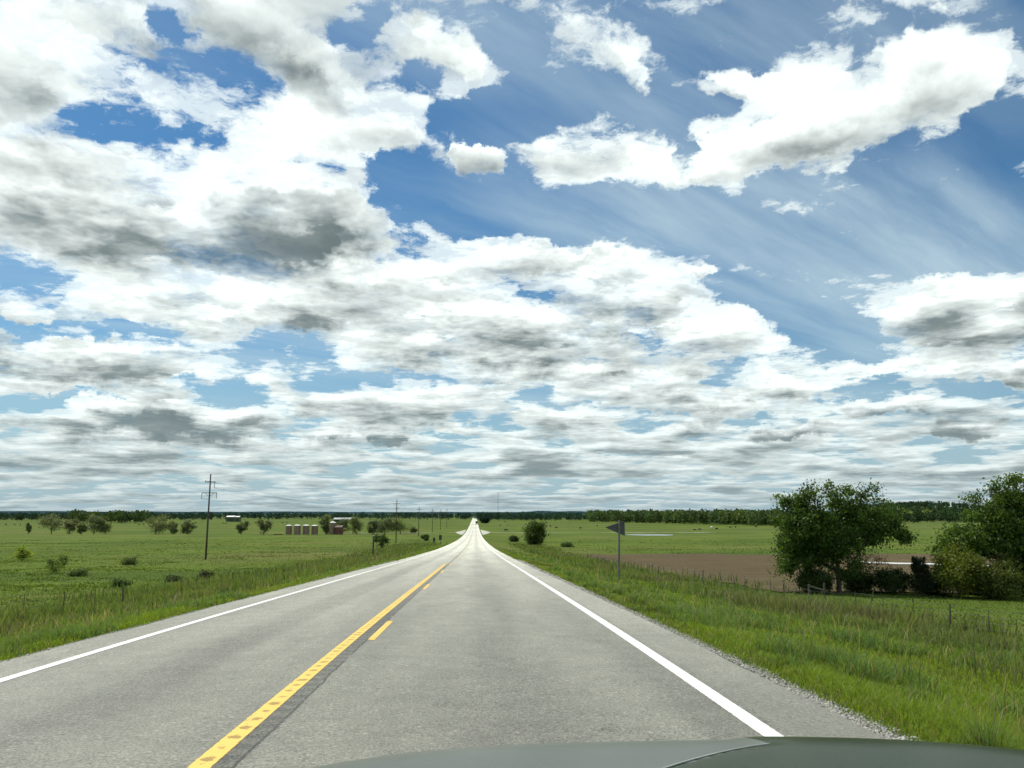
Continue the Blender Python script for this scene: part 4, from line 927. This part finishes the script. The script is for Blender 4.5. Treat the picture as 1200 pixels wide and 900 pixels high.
def verge(side, n, seed, y0, y1):
    r = np.random.default_rng(seed); y = lin_sample(n, y0, y1, r, 1.35); d = np.where(r.uniform(size=n) < .22, r.uniform(.02, 2.0, n), r.uniform(.25, 12.5, n))
    x = np.where(side > 0, XR + d, XL - d); dist = np.hypot(x, y)
    cl = wave(x, y, 1.6, 31 + seed) + .7 * wave(x, y, .55, 32 + seed); big = wave(x, y, 6.0, 33 + seed)
    tall = smooth(.45, 1.0, cl) * (1.0 if side > 0 else .45)
    edge = smooth(.0, .9, d)
    h = (.045 + .08 * edge + .21 * tall * edge + .07 * smooth(-.2, .6, big) * edge) * r.uniform(.6, 1.35, n)
    w = np.maximum(.0055, dist * .00085) * r.uniform(.7, 1.5, n)
    c1, c2, c3 = np.array([.180, .262, .026]), np.array([.125, .205, .054]), np.array([.215, .225, .050])
    t = smooth(.3, .9, cl + r.normal(0, .2, n))[:, None]; q = smooth(.35, .9, -big + r.normal(0, .3, n))[:, None] * .5
    cols = c1 * (1 - t) + c2 * t; cols = cols * (1 - q) + c3 * q
    dry = (r.uniform(size=n) < .05 + .10 * (d < .7))[:, None]; cols = np.where(dry, np.array([.26, .22, .10]), cols)
    cols = cols * r.uniform(.62, 1.3, n)[:, None]
    st = (r.uniform(size=n) < .004) & (d > 1.0); h = np.where(st, h * 2.0 + .1, h); cols = np.where(st[:, None], np.array([.30, .27, .15]), cols)
    keep = r.uniform(size=n) < (.25 + .75 * edge)
    return x[keep], y[keep], h[keep], w[keep], r.uniform(.2, .75, n)[keep], cols[keep], r
def joinb(name, parts, label):
    vs, cs, n = [], [], 0; me = None
    V, S, L, Cc = [], [], [], []; off = 0
    for (x, y, h, w, l, c, r) in parts:
        k = len(x); z = ground(x, y) - .02; a = r.uniform(0, 6.28, k); la = r.uniform(0, 6.28, k)
        wx, wy = np.cos(a) * w / 2, np.sin(a) * w / 2; lx, ly = np.cos(la) * l * h, np.sin(la) * l * h
        b = np.stack([x, y, z], 1); o = lambda dx, dy, dz: b + np.stack([dx, dy, dz], 1)
        V.append(np.stack([o(-wx, -wy, h * 0), o(wx, wy, h * 0), o(wx * .8 + lx * .35, wy * .8 + ly * .35, h * .6), o(-wx * .8 + lx * .35, -wy * .8 + ly * .35, h * .6), o(lx, ly, h * (1 - .3 * l))], 1).reshape(-1, 3))
        L.append(((np.arange(k)[:, None] * 5 + off) + np.array([0, 1, 2, 3, 3, 2, 4])[None]).ravel()); S.append(np.tile([4, 3], k)); off += 5 * k
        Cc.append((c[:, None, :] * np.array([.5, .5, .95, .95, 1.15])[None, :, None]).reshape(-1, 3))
    me = mesh_np(name, np.concatenate(V), np.concatenate(S), np.concatenate(L), np.concatenate(Cc))
    return tag(link(name, me, M_grass), label, kind='stuff')
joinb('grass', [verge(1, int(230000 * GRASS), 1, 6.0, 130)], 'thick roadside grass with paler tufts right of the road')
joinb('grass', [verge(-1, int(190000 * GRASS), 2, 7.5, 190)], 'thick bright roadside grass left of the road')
def weeds(side, n, seed):
    r = np.random.default_rng(seed); y = lin_sample(n, 14, 240, r, 1.15); d = r.normal(11.3 if side > 0 else 11.2, 2.0 if side > 0 else 2.8, n)
    x = np.where(side > 0, XR + d, XL - d); dist = np.hypot(x, y)
    cl = wave(x, y, 4.0, 41 + seed) + .6 * wave(x, y, 1.2, 42 + seed)
    h = (.28 + .45 * smooth(-.4, .9, cl)) * r.uniform(.5, 1.3, n); w = np.maximum(.007, dist * .0010) * r.uniform(.6, 1.5, n)
    a, b, c = np.array([.125, .185, .044]), np.array([.175, .160, .095]), np.array([.20, .19, .09])
    t = smooth(.25, 1.1, wave(x, y, 7.0, 43 + seed) + r.normal(0, .35, n))[:, None]
    cols = a * (1 - t) + b * t; cols = np.where((r.uniform(size=n) < .12)[:, None], c, cols) * r.uniform(.6, 1.35, n)[:, None]
    return x, y, h, w, r.uniform(.1, .5, n), cols, r
joinb('weeds', [weeds(1, int(45000 * GRASS), 5)], 'tall brownish weeds along the right fence')
joinb('weeds', [weeds(-1, int(70000 * GRASS), 6)], 'tall grey green weeds along the left fence')
def meadow(n, seed, side):
    r = np.random.default_rng(seed); y = lin_sample(n, 16, 330, r, 1.1)
    u = r.uniform(0, .74, n); x = np.where(side > 0, 14 + u * y, -13 - u * y * 1.02)
    ok = ~((side > 0) & (x > 18) & (x < 126) & (y > 49.5) & (y < 158.5)); dist = np.hypot(x, y)
    cl = wave(x, y, 9.0, 51 + seed) + .7 * wave(x, y, 2.6, 52 + seed)
    h = (.07 + .09 * smooth(.0, 1.0, cl)) * r.uniform(.5, 1.4, n); w = np.maximum(.01, dist * .0013) * r.uniform(.6, 1.5, n)
    a, b, c = np.array([.115, .165, .022]), np.array([.090, .136, .024]), np.array([.130, .145, .044])
    t = smooth(.1, .9, cl + r.normal(0, .3, n))[:, None]; q = smooth(.3, 1.0, wave(x, y, 30.0, 53 + seed) + r.normal(0, .3, n))[:, None] * .6
    cols = (a * (1 - t) + b * t) * (1 - q) + c * q
    q2 = smooth(.2, .7, wave(x, y, 22.0, 57 + seed))[:, None] * .55; cols = cols * (1 - q2) + np.array([.15, .15, .055]) * q2
    cols = cols * r.uniform(.8, 1.2, n)[:, None]
    return x[ok], y[ok], h[ok], w[ok], r.uniform(.2, .8, n)[ok], cols[ok], r
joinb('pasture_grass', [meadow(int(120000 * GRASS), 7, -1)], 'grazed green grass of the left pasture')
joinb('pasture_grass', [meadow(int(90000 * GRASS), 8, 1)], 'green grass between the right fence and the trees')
# loose stones along the broken pavement edge
def stones(n, seed, side):
    r = np.random.default_rng(seed); y = lin_sample(n, 5.5, 60, r, 1.5); d = np.abs(r.normal(.10, .13, n)) - .03
    x = np.where(side > 0, XR + d, XL - d); s = np.clip(r.lognormal(-4.75, .40, n), .004, .028) * np.maximum(1, y / 14)
    z = np.maximum(ground(x, y), np.where(d < 0.03, prof(y) - .02, -99)) + s * .25
    cube = np.array([[-1, 0, 0], [1, 0, 0], [0, -1, 0], [0, 1, 0], [0, 0, -.7], [0, 0, .7]]) 
    fc = np.array([[0, 2, 5], [2, 1, 5], [1, 3, 5], [3, 0, 5], [2, 0, 4], [1, 2, 4], [3, 1, 4], [0, 3, 4]])
    v = cube[None] * s[:, None, None] * r.uniform(.6, 1.35, (n, 6, 1)); a = r.uniform(0, 6.28, n)
    rot = np.stack([v[..., 0] * np.cos(a)[:, None] - v[..., 1] * np.sin(a)[:, None], v[..., 0] * np.sin(a)[:, None] + v[..., 1] * np.cos(a)[:, None], v[..., 2]], -1) + np.stack([x, y, z], 1)[:, None]
    g = r.uniform(.14, .46, n)[:, None] * np.array([1, .97, .86])
    me = mesh_np('gravel', rot.reshape(-1, 3), np.full(n * 8, 3), (np.arange(n)[:, None, None] * 6 + fc[None]).ravel(), np.repeat(g, 6, 0))
    m, nt, b = newmat('stone'); at_ = nt.nodes.new('ShaderNodeAttribute'); at_.attribute_name = 'tint'; nt.links.new(at_.outputs['Color'], b.inputs['Base Color']); b.inputs['Roughness'].default_value = .9
    tag(link('gravel', me, m), 'pale loose gravel along the ' + ('right' if side > 0 else 'left') + ' pavement edge', kind='stuff')
stones(14000, 61, 1); stones(3000, 62, -1)
